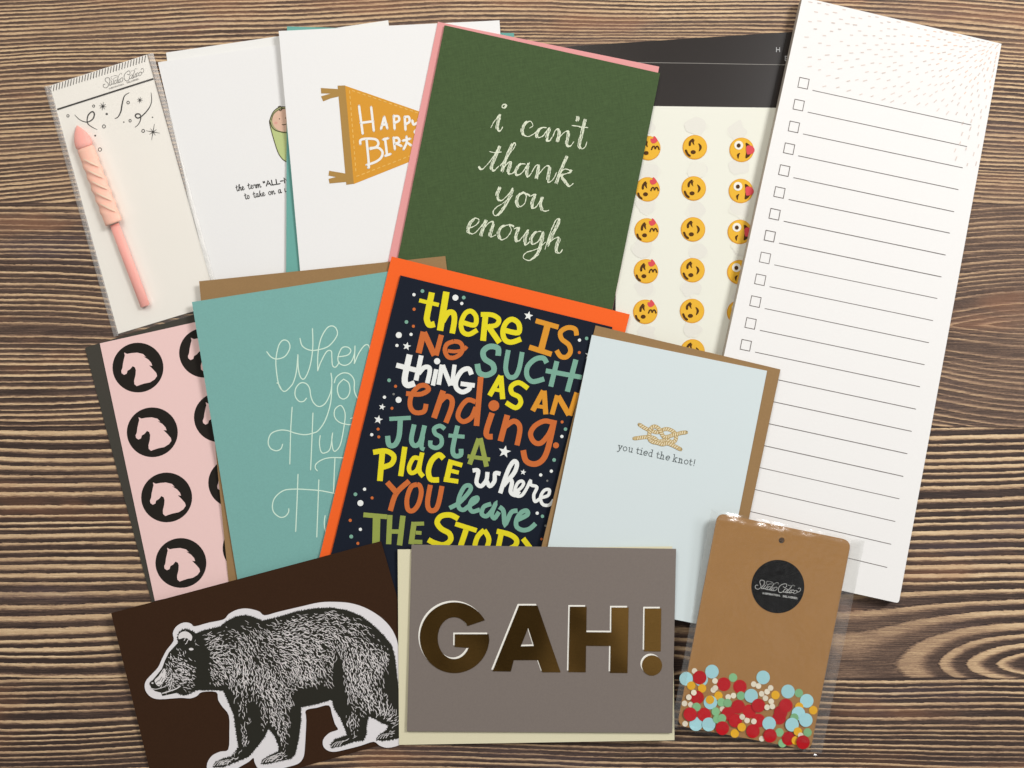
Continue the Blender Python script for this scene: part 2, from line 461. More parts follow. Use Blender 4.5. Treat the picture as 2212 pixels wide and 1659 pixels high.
# ---------------------------------------------------------------- paper stocks
WHITE = paper('white_card_stock', (241, 240, 238), grain=0.012, blotch=.006, bscale=25)
WHITE2 = paper('white_envelope_stock', (241, 240, 236), grain=0.012, blotch=.006, bscale=25)
TEALENV = paper('teal_envelope_stock', (112, 172, 162), grain=0.03)
PINKENV = paper('pink_envelope_stock', (232, 160, 158), grain=0.02)
GREEN = paper('green_cloth_print', (70, 90, 54), grain=0.05, weave=0.10, rough=0.75)
KRAFT = paper('kraft_paper', (156, 124, 84), grain=0.05, gscale=1100, blotch=0.02, bscale=140)
KRAFT2 = paper('tag_kraft_board', (170, 126, 76), grain=0.05, gscale=1100, blotch=0.03, bscale=90)
TEAL = paper('teal_recycled_stock', (126, 178, 171), grain=0.05, gscale=1100, blotch=0.012, bscale=250)
ORANGE = paper('orange_envelope_stock', (250, 104, 40), grain=0.02)
NAVY = paper('navy_print', (25, 31, 44), rough=0.7, spec=.1, grain=0.05)
PALE = paper('pale_blue_white_stock', (217, 228, 229), grain=0.006)
CREAM = paper('cream_envelope_stock', (232, 225, 192), grain=0.02)
GREY = paper('warm_grey_stock', (130, 120, 113), grain=0.05, gscale=1100)
BROWN = paper('dark_brown_envelope_stock', (60, 39, 25), grain=0.10, spec=.08, gscale=1100)
PINK = paper('blush_pink_print', (244, 208, 203), grain=0.01, rough=0.6)
CHAR = paper('charcoal_envelope_stock', (70, 67, 60), grain=0.04)
BLACKB = paper('black_backing_board', (38, 31, 27), rough=0.27, spec=0.5, grain=0.05, blotch=0.04, bscale=40)
TISSUE = paper('cream_glassine_sheet', (237, 236, 222), grain=0.006, rough=0.7)
PADW = paper('notepad_paper', (243, 241, 238), grain=0.012, blotch=.006, bscale=25)
PADSIDE = paper('notepad_edge', (200, 190, 176), grain=0.05, gscale=5000)
FILM = film('clear_plastic_film', gloss=.04, milk=0.004)
FILM2 = film('soft_plastic_film', gloss=0.012, rough=0.3, milk=0.08, wr=.1)
K_BLACK = ink('black', (40, 38, 34)); K_GREY = ink('grey', (120, 116, 110)); K_WHITE = ink('white', (242, 240, 234))

# ================================================================== charcoal envelope and horse sheet
q = [(183, 751), (434, 674), (610, 1240), (329, 1306)]
o, pl = envelope(rounded(q, [6, 0, 0, 0]), CHAR, 'charcoal envelope showing as a dark strip beside the pink horse paper', t=0.5)
q = [(215.5, 741.75), (560, 665), (668, 1225), (334.5, 1298)]
bot, pl, _, _ = rest(q, 0.4)
hs = empty('printed_paper', centre(q, bot), 'blush pink sheet printed with black circles and pink horse heads', 'printed paper')
slab('sheet', q, pl, 0.0004, PINK, hs)
HB = ink('horse_black', (38, 34, 30), rough=0.7); HP = ink('horse_pink', (244, 208, 203), rough=0.6, grain=0.01)
HORSE = pts("1197,287 1222,299 1260,292 1310,288 1360,300 1385,325 1362,320 1405,347 1430,375 1440,402 1412,398 1447,433 1475,465 1481,490 1460,520 1420,545 1370,555 1330,568 1305,578 1285,560 1283,530 1295,480 1298,440 1290,415 1270,405 1250,430 1225,445 1218,470 1195,480 1175,465 1172,445 1182,420 1187,380 1198,330 1203,312")
k = Ink(pl)
for cx, cy in ((298, 794), (329, 933.7), (360, 1074.5), (390.75, 1216), (442, 762), (474, 901.5), (505, 1043), (536, 1184)):
    k.k = 0; k.poly(ell(cx, cy, 55, 53.7, n=48), HB)
    k.poly([(cx + (u - 1316) / 4, cy + (v - 417) / 4) for u, v in HORSE], HP, lift=0.00002)
k.build('horse_medallions', hs)

# ================================================================== baby card on white envelope
q = [(358.5, 113.5), (838.5, 43.7), (905, 560), (437, 640)]
o, pl = envelope(rounded(q, [2, 0, 0, 0]), WHITE2, 'plain white envelope behind the swaddled baby card')
q = [(341, 134.5), (800, 68), (862, 570), (459, 640)]
bc, pl = card(q, WHITE, 'white card with a swaddled baby drawing, beside the candle packet', t=0.7)
k = Ink(pl)
SKIN = ink('skin', (226, 188, 164)); SWAD = ink('swaddle_green', (192, 204, 140)); HOOD = ink('hood_green', (168, 170, 124)); BL = ink('outline', (66, 60, 40)); CHEEK = ink('cheek', (222, 165, 150))
k.poly(catmull(T(1, 0, "120,1060 150,1200 188,1310 225,1370 262,1398 340,1400 410,1300 450,1180 470,1060 380,1140 265,1148 170,1120"), True), SWAD)
k.poly(catmull(T(1, 0, "255,922 200,926 150,965 122,1030 120,1065 150,1115 200,1140 265,1150 350,1140 420,1080 430,1010 380,940 310,920"), True), HOOD, lift=.00002)
k.poly(T(1, 0, ell(245, 1040, 105, 98, n=36)), SKIN, lift=.00004)
k.poly(T(1, 0, ell(172, 1062, 14, 10)), CHEEK, lift=.00006)
for p, w in (("258,922 200,926 150,965 122,1030 118,1065 145,1175 188,1310 225,1370 262,1398", 6), ("122,1050 140,1100 180,1130 265,1147 330,1140", 6), ("190,922 212,918 225,938 212,956 200,945 250,936", 6), ("135,1040 150,985 200,945", 4), ("224,1074 240,1078 262,1072", 7)):
    k.stroke(T(1, 0, p), w / 4, BL, lift=.00008)
for c in ((203, 1027), (256, 1020)): k.poly(T(1, 0, ell(*c, 5, 5)), BL, lift=.00008)

# stroke alphabets -------------------------------------------------
SCRIPT = {'t': (.75, ["0.05,1.05 .65,1.2", ".35,1.6 .3,.4 .42,0 .6,.05 .8,.35"]), 'h': (.95, [".1,0 .25,1 .5,1.7 .3,1.5 .15,0", ".18,.4 .45,.9 .65,.9 .62,.3 .75,0 .95,.2"]),
          'e': (.75, [".05,.35 .45,.6 .5,.9 .3,1 .12,.7 .12,.25 .35,0 .75,.3"]), 'r': (.7, [".05,.6 .2,1.05 .3,.85 .55,.9 .5,.3 .6,0 .75,.2"]),
          'm': (1.2, [".1,1 .1,0 .2,.6 .4,1 .5,.8 .48,0 .6,.6 .8,1 .9,.8 .92,.2 1.05,0 1.2,.2"]), 'o': (.8, [".4,1 .12,.75 .12,.25 .4,0 .65,.3 .62,.8 .4,1"]),
          'a': (.9, [".6,.9 .3,1 .08,.5 .2,0 .45,.2 .62,.95 .6,.3 .7,0 .9,.2"]), 'k': (.85, [".15,0 .2,1 .4,1.7 .2,1.2", ".2,.4 .55,.9 .5,.6 .25,.5 .5,.3 .65,0 .85,.15"]),
          'n': (.9, [".12,1 .12,0 .25,.6 .5,1 .62,.7 .6,.2 .72,0 .9,.2"]), 'u': (.9, [".12,1 .1,.2 .3,0 .55,.4 .62,1 .6,.2 .72,0 .9,.2"]), ' ': (.55, [])}
CAPS = {'A': (.9, ["0,0 .4,1 .8,0", ".15,.35 .65,.35"]), 'L': (.75, [".1,1 .1,0 .65,0"]), '-': (.6, [".05,.5 .5,.5"]), 'N': (.9, [".1,0 .1,1 .75,0 .75,1"]),
        'I': (.4, [".15,0 .15,1"]), 'S': (.75, [".6,.85 .3,1 .1,.75 .55,.35 .5,.05 .1,.1"]), 'P': (.75, [".1,0 .1,1 .55,.95 .55,.5 .1,.45"]), 'R': (.8, [".1,0 .1,1 .55,.95 .55,.55 .1,.5 .65,0"]),
        'T': (.75, ["0,1 .7,1", ".35,1 .35,0"]), 'O': (.9, [".42,1 .1,.75 .1,.25 .42,0 .72,.25 .72,.75 .42,1"]), '.': (.35, [".1,0 .16,.1"]), 'D': (.85, [".1,0 .1,1 .5,.9 .7,.5 .5,.1 .1,0"]),
        'E': (.7, [".6,1 .1,1 .1,0 .6,0", ".1,.5 .5,.5"]), 'V': (.85, ["0,1 .38,0 .75,1"]), 'H': (.85, [".1,0 .1,1", ".7,0 .7,1", ".1,.5 .7,.5"]), '"': (.5, [".1,1 .12,.75", ".3,1 .32,.75"]), ' ': (.5, [])}
SERIF = {'y': ["-.5,1 -.15,1", ".15,1 .5,1", "-.35,1 .02,.1", ".35,1 -.1,-.3 -.3,-.5 -.45,-.42"], 'o': ["0,1 -.38,.75 -.38,.25 0,0 .38,.25 .38,.75 0,1"],
         'u': ["-.5,1 -.3,1 -.3,.2 -.05,0 .3,.25", ".12,1 .32,1 .32,0 .5,0"], 't': ["-.35,.95 .3,.95", "-.1,1.4 -.1,.2 .08,0 .32,.1"], 'i': ["-.3,1 0,1 0,0", "-.3,0 .3,0", "-.02,1.4 .03,1.5"],
         'e': ["-.38,.55 .38,.55 .3,.9 0,1 -.36,.7 -.34,.25 0,0 .35,.2"], 'd': [".3,.75 0,1 -.36,.7 -.34,.25 -.05,0 .3,.25", ".05,1.6 .3,1.6 .3,0 .5,0"],
         'h': ["-.5,1.6 -.28,1.6 -.28,0", "-.5,0 -.08,0", "-.28,.7 .02,1 .28,.8 .28,0", ".08,0 .5,0"], 'k': ["-.5,1.6 -.28,1.6 -.28,0", "-.5,0 -.08,0", ".3,1 -.25,.45", "-.1,.6 .35,0", ".1,1 .5,1", ".15,0 .52,0"],
         'n': ["-.5,1 -.28,1 -.28,0", "-.5,0 -.08,0", "-.28,.7 .02,1 .28,.8 .28,0", ".08,0 .5,0"], '!': ["0,1.5 0,.45", "-.03,.0 .03,.1"]}
def write(k, font, text, p0, p1, h, m, w, smooth=True, fit=True, slant=0.0):
    """letters of x-height h along the baseline p0 -> p1"""
    d = Vector(p1) - Vector(p0); L = d.length; d.normalize(); up = Vector((d.y, -d.x))
    tot = sum(font[c][0] for c in text); sx = L / tot if fit else h
    x = 0
    for c in text:
        adv, ss = font[c]
        for st in ss:
            q = [Vector(p0) + d * ((x + a) * sx + slant * b * h) + up * (b * h) for a, b in pts(st)]
            k.stroke([tuple(v) for v in q], w, m, smooth=smooth, cap='round', n=4)
        x += adv
B1 = CR(700, 480, 240, "485,1195 1235,1075"); B2 = CR(700, 480, 240, "740,1432 890,1405"); B3 = CR(700, 480, 240, "985,1385 1340,1330")
write(k, SCRIPT, 'the', *CR(700, 480, 240, "485,1192 735,1150"), 7.6, K_BLACK, 1.5); write(k, SCRIPT, 'term', *CR(700, 480, 240, "830,1135 1225,1075"), 7.6, K_BLACK, 1.5)
write(k, SCRIPT, 'to', *CR(700, 480, 240, "740,1432 890,1405"), 7.6, K_BLACK, 1.5); write(k, SCRIPT, 'take', *CR(700, 480, 240, "990,1385 1345,1325"), 7.6, K_BLACK, 1.5)
write(k, SCRIPT, 'on', *CR(700, 480, 240, "1440,1308 1640,1272"), 7.6, K_BLACK, 1.5); write(k, SCRIPT, 'a', *CR(700, 480, 240, "1725,1252 1830,1240"), 7.6, K_BLACK, 1.5); write(k, SCRIPT, 'u', *CR(700, 480, 240, "1910,1218 2030,1200"), 7.6, K_BLACK, 1.5)
write(k, CAPS, '"ALL-N', *CR(700, 480, 240, "1285,1055 2055,925"), 10.5, K_BLACK, 2.2, smooth=False)
k.build('printed_design', bc)

# ================================================================== birthday card on teal envelope
q = [(620, 57), (1110.5, 71.5), (1105, 610), (618, 600)]
o, pl = envelope(q, TEALENV, 'teal envelope peeking out beside the pennant birthday card')
q = [(602, 67), (1079, 44), (1112, 566), (649.5, 598)]
bd, pl = card(q, WHITE, 'white birthday card with a mustard yellow pennant flag', t=0.7, lift=(2.0, 0.6, 0.4, 0.1))
k = Ink(pl)
GOLD = ink('pennant_gold', (220, 156, 56)); OCH = ink('pennant_ochre', (176, 138, 76)); STI = ink('pennant_stitch', (236, 186, 98))
k.poly(T(1, 0, "770,740 1800,1098 1800,1210 845,1590"), GOLD)
k.poly(T(1, 0, "705,740 770,738 845,1588 780,1597"), OCH, lift=.00002)
k.poly(T(1, 0, "716,770 560,760 563,807 645,808 562,832 580,876 645,850 720,832"), OCH)
k.poly(T(1, 0, "778,1500 632,1475 626,1517 692,1530 627,1545 635,1585 782,1572"), OCH)
for p in ("808,782 866,1515", "830,782 1500,1012", "868,1525 1480,1290"):
    r = resample(T(1, 0, p), 1.0)
    for i in range(0, len(r) - 8, 12): k.stroke([r[i], r[i + 7]], 2.2, STI, smooth=False, lift=.00002)
for p in ("890,915 922,1155", "995,925 1018,1130", "905,1062 1012,1048", "1108,1010 1080,1115", "1108,1010 1135,1110", "1090,1080 1130,1072", "1190,1000 1198,1115", "1190,1006 1228,1005 1236,1040 1196,1062", "1285,1008 1292,1122", "1285,1012 1318,1010 1326,1050 1290,1075",
          "1350,1040 1362,1075 1398,1058", "1404,1030 1415,1080 1440,1150", "902,1245 905,1210 960,1198 1035,1205 1058,1240 1035,1272 985,1280", "985,1288 1050,1275 1092,1310 1082,1360 1035,1398 960,1425", "955,1205 975,1420 968,1450", "955,1425 1010,1410", "1115,1198 1132,1335",
          "1098,1206 1142,1194", "1115,1347 1163,1330", "1188,1190 1200,1290", "1186,1194 1225,1192 1238,1225 1200,1242", "1208,1238 1257,1262", "1268,1216 1332,1198", "1300,1180 1302,1230 1275,1290", "1303,1230 1340,1255", "1380,1190 1385,1250", "1385,1122 1372,1140 1385,1156 1400,1145"):
    k.stroke(T(1, 0, p), 5.2, K_WHITE, cap='round', lift=.00004)
k.build('printed_pennant', bd)

# ================================================================== emoji sheet on black board
q = [(1190, 102.5), (1800, 63), (1800, 800), (1190, 800)]
bot, pl, _, _ = rest(q, 0.9)
eb = empty('sticker_pack', centre(q, bot), 'pack of yellow smiley face sheets on black backing board', 'sticker pack')
slab('backing_board', q, pl, 0.0009, BLACKB, eb)
q2 = [(1330, 134.2), (1800, 141.6), (1800, 830), (1330, 826)]
EDGE = ink('flap_edge', (150, 146, 140), rough=0.4)
k = Ink(pl)
k.stroke([(1330, 134.3), (1500, 136.6), (1659, 139.5), (1740, 140.6)], 1.2, EDGE, smooth=False)
kk = K_PRINT = ink('board_white', (196, 196, 196))
write(k, CAPS, 'H', (1676, 112), (1686, 112), 9.5, kk, 1.5, smooth=False); write(k, CAPS, 'E', (1695, 131), (1703, 131), 9.5, kk, 1.5, smooth=False)
k.build('printed_lettering', eb)
q = [(1330, 228), (1800, 234.6), (1800, 905), (1330, 895)]
bot, pl, _, _ = rest(q, 0.5)
slab('face_sheet', rounded(q, [2, 0, 0, 0]), pl, 0.0005, TISSUE, eb)
YEL = ink('smiley_yellow', (238, 184, 58), rough=0.6); YEL2 = ink('smiley_rim', (226, 160, 52), rough=0.6); EB = ink('smiley_brown', (84, 54, 26)); RED = ink('smiley_red', (222, 84, 90)); SHOW = ink('show_through', (226, 222, 206)); EW = ink('smiley_white', (244, 240, 228))
rnd = random.Random(3)
kg = Ink(pl, base=0.00002)      # the next sheet's faces showing faintly through
for cx in (1395, 1496, 1597):
    for cy in (275, 363, 452, 540, 628, 716, 800):
        x, y = cx + rnd.uniform(-10, 12), cy + rnd.uniform(-8, 8)
        for _ in range(2): kg.poly(catmull([(x + rnd.uniform(16, 26) * math.cos(a) + rnd.uniform(-3, 3), y + rnd.uniform(13, 24) * math.sin(a)) for a in [math.radians(d) for d in range(0, 360, 40)]], True, 3), ink('show_through_%d' % _, (235, 233, 220) if _ == 0 else (232, 229, 218)))
kg.build('show_through_print', eb)
def face(kind, cx, cy):
    k = Ink(pl, base=0.00016)
    def P(s): return [(cx + u / 4, cy + v / 4) for u, v in (pts(s) if isinstance(s, str) else s)]
    k.k = 0; k.poly(P(ell(0, 0, 106, 106, n=36)), YEL2); k.poly(P(ell(2, -2, 99, 99, n=36)), YEL, lift=.00003)
    L = dict(lift=.00013)
    tp = lambda t: 0.45 + 0.55 * math.sin(math.pi * min(1, max(0, t)))
    if kind == 'kiss':
        k.stroke(P("-20,-60 -38,-35 -42,-8"), 5, EB, cap='round', **L)
        k.poly(catmull(P("-5,-60 -25,-35 -5,-8 -8,-35"), True, 4), EB, **L)
        k.stroke(P("27,15 38,-12 52,-14 60,8"), 3, EB, **L); k.stroke(P("60,8 70,-14 84,-12 94,14"), 3, EB, **L)
        k.poly(P(ell(-18, 42, 21, 17)), EB, **L)
        k.stroke(P("-80,35 -72,60 -52,78"), 4.2, EB, cap='round', **L)
        k.poly(catmull(P("48,-105 66,-92 80,-65 58,-44 35,-42 20,-62 22,-82 40,-84"), True, 5), RED, **L)
    elif kind == 'wink':
        k.stroke(P("-18,-66 -40,-45 -44,-20"), 5, EB, cap='round', **L)
        k.poly(catmull(P("-2,-66 -24,-45 -4,-18 -8,-42"), True, 4), EB, **L)
        k.poly(catmull(P("30,-34 52,-20 60,2 50,24 34,36 40,0"), True, 4), EB, **L)
        k.poly(P(ell(-14, 42, 22, 17)), EB, **L)
        k.stroke(P("-76,28 -64,56 -44,74"), 4.6, EB, cap='round', **L)
    else:
        k.poly(P(ell(-25, -40, 38, 38)), EW, **L); k.poly(P(ell(-25, -38, 17, 18)), EB, lift=.00026)
        k.poly(catmull(P("36,-60 70,-42 88,0 70,52 34,70 42,0"), True, 4), EB, **L)
        k.poly(catmull(P("42,-30 85,-36 112,-5 100,28 60,40 44,30"), True, 4), RED, lift=.00026)
        k.poly(catmull(P("-14,25 -40,42 -28,78 -22,50"), True, 4), EB, **L)
    k.build({'kiss': 'kissing_face', 'wink': 'winking_face', 'tongue': 'tongue_face'}[kind], eb)
for c in ((1400.5, 320), (1399, 409), (1397, 497.7), (1395.5, 586), (1394, 673.5)): face('kiss', *c)
for c in ((1501, 318), (1498.6, 407), (1497, 495.5), (1496, 583.7), (1495, 671.7), (1496, 759)): face('wink', *c)
for c in ((1602, 323.7), (1600.3, 412.5), (1598, 501), (1597, 588), (1596.5, 675)): face('tongue', *c)

# ================================================================== green card on pink envelope
q = [(946, 47), (1424, 144), (1305, 764), (817, 668)]
o, pl = envelope(q, PINKENV, 'rose pink envelope edging the dark green thank you card')
q = [(960.5, 54.5), (1426, 158), (1305, 757), (838, 665)]
gc, pl = card(rounded(q, [0, 2, 0, 0], 2) if False else q, GREEN, 'dark green linen look card with white hand lettered thanks', t=0.8, lift=(0.5, 0.1, 0.5, 0))
k = Ink(pl)
CHALK = ink('chalk_white', (226, 232, 206), rough=0.9)
rs = random.Random(11)
def stitched(p, w=2.1):
    r = resample(catmull(p, n=8), 0.8); N = len(r)
    thick = []
    for i in range(N):
        a = r[max(0, i - 2)]; b = r[min(N - 1, i + 2)]
        dy = b[1] - a[1]; L = max(1e-6, math.dist(a, b)); thick.append(max(0, dy / L))    # heavier on the way down
    def run(off, w0):
        i = 0
        while i < N - 4:
            ln = rs.randint(9, 16); j = min(N - 1, i + ln)
            seg = r[i:j + 1]; dx, dy = seg[-1][0] - seg[0][0], seg[-1][1] - seg[0][1]; L = max(1e-6, math.hypot(dx, dy)); nx, ny = -dy / L, dx / L
            tk = sum(thick[i:j + 1]) / len(seg)
            o = off * tk + rs.uniform(-.5, .5)
            if abs(off) < .1 or tk > .35:
                q = [(a + nx * o, b + ny * o) for a, b in seg[::3]]
                k.stroke(q, w0 * rs.uniform(.8, 1.25), CHALK, smooth=False, taper=lambda t: .35 + .65 * math.sin(math.pi * (0.08 + .84 * t)))
            i = j - rs.randint(1, 4)
    run(0, w); run(2.7, w * .95); run(-2.6, w * .85)
for i, j, p in ((1, 0, "2125,915 2140,900 2162,912 2150,935 2128,928 2125,912"), (1, 0, "2028,1105 2060,1050 2105,990 2090,1060 2085,1110 2108,1130 2140,1088"),
             (2, 0, "150,1108 182,1085 162,1050 120,1060 90,1110 95,1160 135,1180 185,1160 230,1120"), (2, 0, "300,1105 255,1105 215,1150 225,1190 270,1170 322,1105 308,1160 300,1212 325,1215 352,1180"),
             (2, 0, "352,1180 375,1125 402,1118 408,1160 392,1232"), (2, 0, "398,1205 450,1142 487,1138 480,1195 470,1245 500,1265 535,1220"), (2, 0, "567,1003 570,1025 556,1052"), (2, 0, "635,1028 605,1150 580,1250 600,1287 632,1270 650,1215"), (2, 0, "515,1085 590,1095 667,1105"),
             (1, 0, "1922,1438 1950,1465 2000,1420 2060,1340 2108,1258 2060,1370 2035,1445 2055,1475 2105,1430"), (1, 0, "2015,1308 2070,1318 2130,1313"), (2, 0, "-105,1435 -20,1330 30,1250 8,1240 -40,1340 -92,1490"), (2, 0, "-75,1455 -25,1398 -12,1415 -35,1490 0,1502 45,1455"),
             (2, 0, "118,1418 70,1420 30,1478 42,1512 90,1490 145,1408 125,1480 138,1528 172,1490"), (2, 0, "172,1490 205,1432 230,1428 225,1480 208,1548"), (2, 0, "222,1515 285,1442 325,1440 315,1510 312,1572 350,1555 390,1485"), (2, 0, "477,1347 440,1430 405,1520 380,1592"), (2, 0, "400,1512 450,1462 512,1482 430,1515 452,1562 497,1608 535,1578"),
             (1, 1, "2085,10 2110,-45 2085,25 2105,75 2160,45 2218,-30 2185,60 2130,155 2080,205 2050,185 2068,140 2150,85 2230,20"), (2, 1, "105,0 62,25 38,85 65,128 110,95 122,30 100,2 160,35"), (2, 1, "160,40 202,20 175,85 178,142 215,122 265,42 245,105 270,165 325,155"),
             (1, 1, "1835,318 1900,285 1928,240 1890,228 1845,280 1833,340 1868,362 1920,328 1990,238"), (1, 1, "1990,240 1962,310 1940,388"), (1, 1, "1948,345 2010,270 2052,265 2030,340 2025,388 2075,368"), (1, 1, "2188,282 2125,300 2095,355 2118,412 2168,392 2207,330 2185,280 2235,300"),
             (2, 1, "15,318 58,308 35,375 40,425 75,410 140,325 112,400 118,458 160,420"), (2, 1, "255,342 200,350 165,405 182,452 230,420 268,345 250,450 215,540 150,592 98,568 118,525 220,490 300,425"), (2, 1, "285,498 320,380 375,250 405,232 402,265 360,350 300,470"), (2, 1, "308,450 370,400 408,398 388,460 385,520 418,525 442,488")):
    stitched(T(i, j, p))
k.build('hand_lettering', gc)

# ================================================================== notepad
q = [(1733.5, -6.5), (2163.5, 94.5), (1941.5, 1303), (1469.5, 1199)]
bot, pl, abc, top = rest(q, 5.0, gap=0.02)
np_ = empty('notepad', centre(q, bot), 'tall white checklist notepad with ruled lines and square tick boxes', 'notepad')
qr = rounded(q, [0, 0, 7, 7])
slab('page_block', qr, bot, 0.0048, PADW, np_, off=0.0047, side=PADSIDE)
slab('top_sheet', qr, pl, 0.00012, PADW, np_)
LINE = ink('rule_grey', (116, 108, 104))
k = Ink(pl)
RE = T(3, 0, "1757,1080 1720,1266 1683,1450 1645,1638") + T(3, 1, "1608,170 1572,355 1535,544 1499,733 1463,920 1425,1111 1390,1302 1353,1492") + T(3, 2, "1314,24 1279,217 1242,409 1204,602 1169,798 1135,992 1100,1188 1065,1385 1030,1585")
for i, (rx, ry) in enumerate(RE):
    k.stroke([(1755.25 - 10.33 * i, 195 + 47.13 * i), (rx, ry)], 1.45, LINE, smooth=False)
k.build('ruled_lines', np_)
k = Ink(pl)
for i in range(13):
    x, y = 1727.7 - 10.39 * i, 167 + 47.17 * i
    k.stroke([(x, y), (x + 20.5, y + 4.3), (x + 16.4, y + 25.4), (x - 4.2, y + 21.1)], 1.5, LINE, smooth=False, closed=True)
k.build('tick_boxes', np_)
k = Ink(pl); rd = random.Random(5)
DG = ink('dash_grey', (232, 216, 206)); DP = ink('dash_blush', (242, 210, 190)); DD = ink('dash_dark', (222, 206, 196))
ax = Vector((-430, -101)).normalized(); ay = Vector((-222, 1208)).normalized(); c0 = Vector((2163.5, 94.5)); placed = []
tries = 0
while len(placed) < 420 and tries < 20000:
    tries += 1
    a = 6 + 430 * rd.random() ** 1.25; b = 4 + 300 * rd.random() ** 1.25
    d = math.hypot(a / 450, b / 310)
    if d > 1.0 or a > 424: continue
    if a < 60 and b > 275: continue
    p = c0 + ax * a + ay * b
    if a > 58 and p.y > 183 + (p.x - 1755) * 0.2187: continue
    if p.y > 158 + (p.x - 1755) * 0.2187 and rd.random() > .35 + .5 * (1 - a / 430): continue
    sep = 7 + 13 * d
    if any((p - w).length < sep for w in placed): continue
    placed.append(p); r = (c0 - p); ang = math.atan2(r.y, r.x) * 1.0
    if a < 30: ang = ang * .6 - .5
    L = rd.uniform(5.5, 9.5) * (0.8 + .3 * d); dx, dy = math.cos(ang) * L / 2, math.sin(ang) * L / 2
    k.stroke([(p.x - dx, p.y - dy), (p.x + dx, p.y + dy)], 2.0, rd.choice([DG, DG, DD] if d > .45 else [DG, DP, DP, DD]), smooth=False)
k.build('dash_pattern', np_)

# ================================================================== candle packet: header card
q = [(108, 185), (317.5, 118), (468.5, 657), (255.5, 721)]
bot, pl_hdr, abc, top_hdr = rest(q, 0.35)
hc = empty('candle_card', centre(q, bot), 'white party candle card with black confetti doodles and striped top edge', 'backing card')
slab('card', q, pl_hdr, 0.00035, paper('candle_card_stock', (250, 245, 236), grain=0.008), hc)
k = Ink(pl_hdr); DK = ink('doodle_black', (40, 36, 30))
a, b = T(0, 0, "432,740 1270,472"); d = Vector(b) - Vector(a)
for i in range(34):
    p = Vector(a) + d * ((i + .35) / 34); k.stroke([tuple(p + Vector((.8, .6))), tuple(p + Vector((-1.2, 14.5)))], 1.5, DK, smooth=False)
k.stroke(T(0, 0, "494,946 1326,680"), 3.6, DK, smooth=False)
tp = lambda t: .25 + .75 * math.sin(math.pi * (.05 + .9 * t))
for p in ("645,992 690,1035 750,1055 800,1030 815,985 795,965 760,1000 755,1060 790,1095 840,1120", "1118,800 1075,830 1055,900 1045,960 1020,1010 990,1025", "1305,800 1310,870 1290,930 1240,990 1195,1020 1170,1005 1180,985 1210,990 1215,1030 1195,1075 1165,1100"):
    k.stroke(T(0, 0, p), 3.0, DK, taper=tp)
for x, y, r in ((587, 1001, 10), (809, 916, 9), (1107, 886, 11), (898, 1092, 13), (1124, 1043, 10), (1237, 1131, 12), (863, 1292, 14)):
    k.stroke(T(0, 0, ell(x, y, r, r + 1, n=16)), 1.5, DK, closed=True, smooth=False)
for x, y, r in ((922, 985, 10), (822, 1172, 8), (1070, 1055, 6), (1318, 1013, 6)): k.poly(T(0, 0, ell(x, y, r, r)), DK)
for x, y, r in ((888, 918, 32), (1208, 865, 25), (1322, 1140, 62)):
    for t_ in range(4):
        an = math.radians(45 * t_ + 10); rr = r if t_ != 2 else r * 1.15
        if r > 50 and t_ in (1, 3): rr *= .6
        k.stroke(T(0, 0, [(x - rr * math.cos(an), y - rr * math.sin(an)), (x, y), (x + rr * math.cos(an), y + rr * math.sin(an))]), 1.9, DK, smooth=False, taper=lambda t: .3 + .7 * (1 - abs(2 * t - 1)))
LOGO = [("425,825 432,768 370,745 290,770 280,840 330,900 385,955 385,1030 330,1095 260,1100 210,1050 222,990 275,975", 20), ("455,820 425,975 445,1020 485,985", 24), ("540,700 492,715 495,785 560,800 640,735 690,725", 13), ("510,850 488,945 505,985 560,955", 24), ("585,830 560,950 590,975 620,950", 22),
        ("682,830 630,850 610,925 640,962 690,900 742,690 700,900 720,938 755,900", 20), ("570,690 640,665 742,690 790,620 850,590 872,640", 12), ("772,800 748,885 775,918 808,885", 24), ("880,745 820,780 805,870 840,900 890,850 905,770 870,745", 18),
        ("1060,620 1120,640 1160,570 1120,505 1040,540 970,620 945,720 970,810 1030,862 1100,830 1140,760", 20), ("1218,640 1160,670 1138,750 1165,790 1220,740 1248,635 1220,745 1250,772 1280,730", 22), ("1315,505 1270,690 1290,745 1330,700", 24), ("1180,512 1290,490 1350,430 1412,445", 11), ("1352,600 1328,695 1360,728 1385,690", 24),
        ("1462,595 1410,578 1378,640 1400,692 1460,650", 22), ("1535,545 1480,570 1470,650 1500,682 1550,630 1560,560 1530,540 1580,585 1640,505 1622,432 1565,428 1545,470", 16)]
def logo(k, m, tf, w):
    for p, ww in LOGO: k.stroke([tf(*v) for v in CR(310, 180, 200, p)], ww * w * .7, m, cap='round', n=5)
logo(k, DK, lambda x, y: (x, y), 0.0613)
write(k, CAPS, 'INSPIRATION.', *CR(310, 180, 200, "418,1160 960,985"), 2.7, DK, 0.5, smooth=False); write(k, CAPS, 'DELIVERED.', *CR(310, 180, 200, "1045,950 1490,800"), 2.7, DK, 0.5, smooth=False)
k.build('printed_doodles', hc)

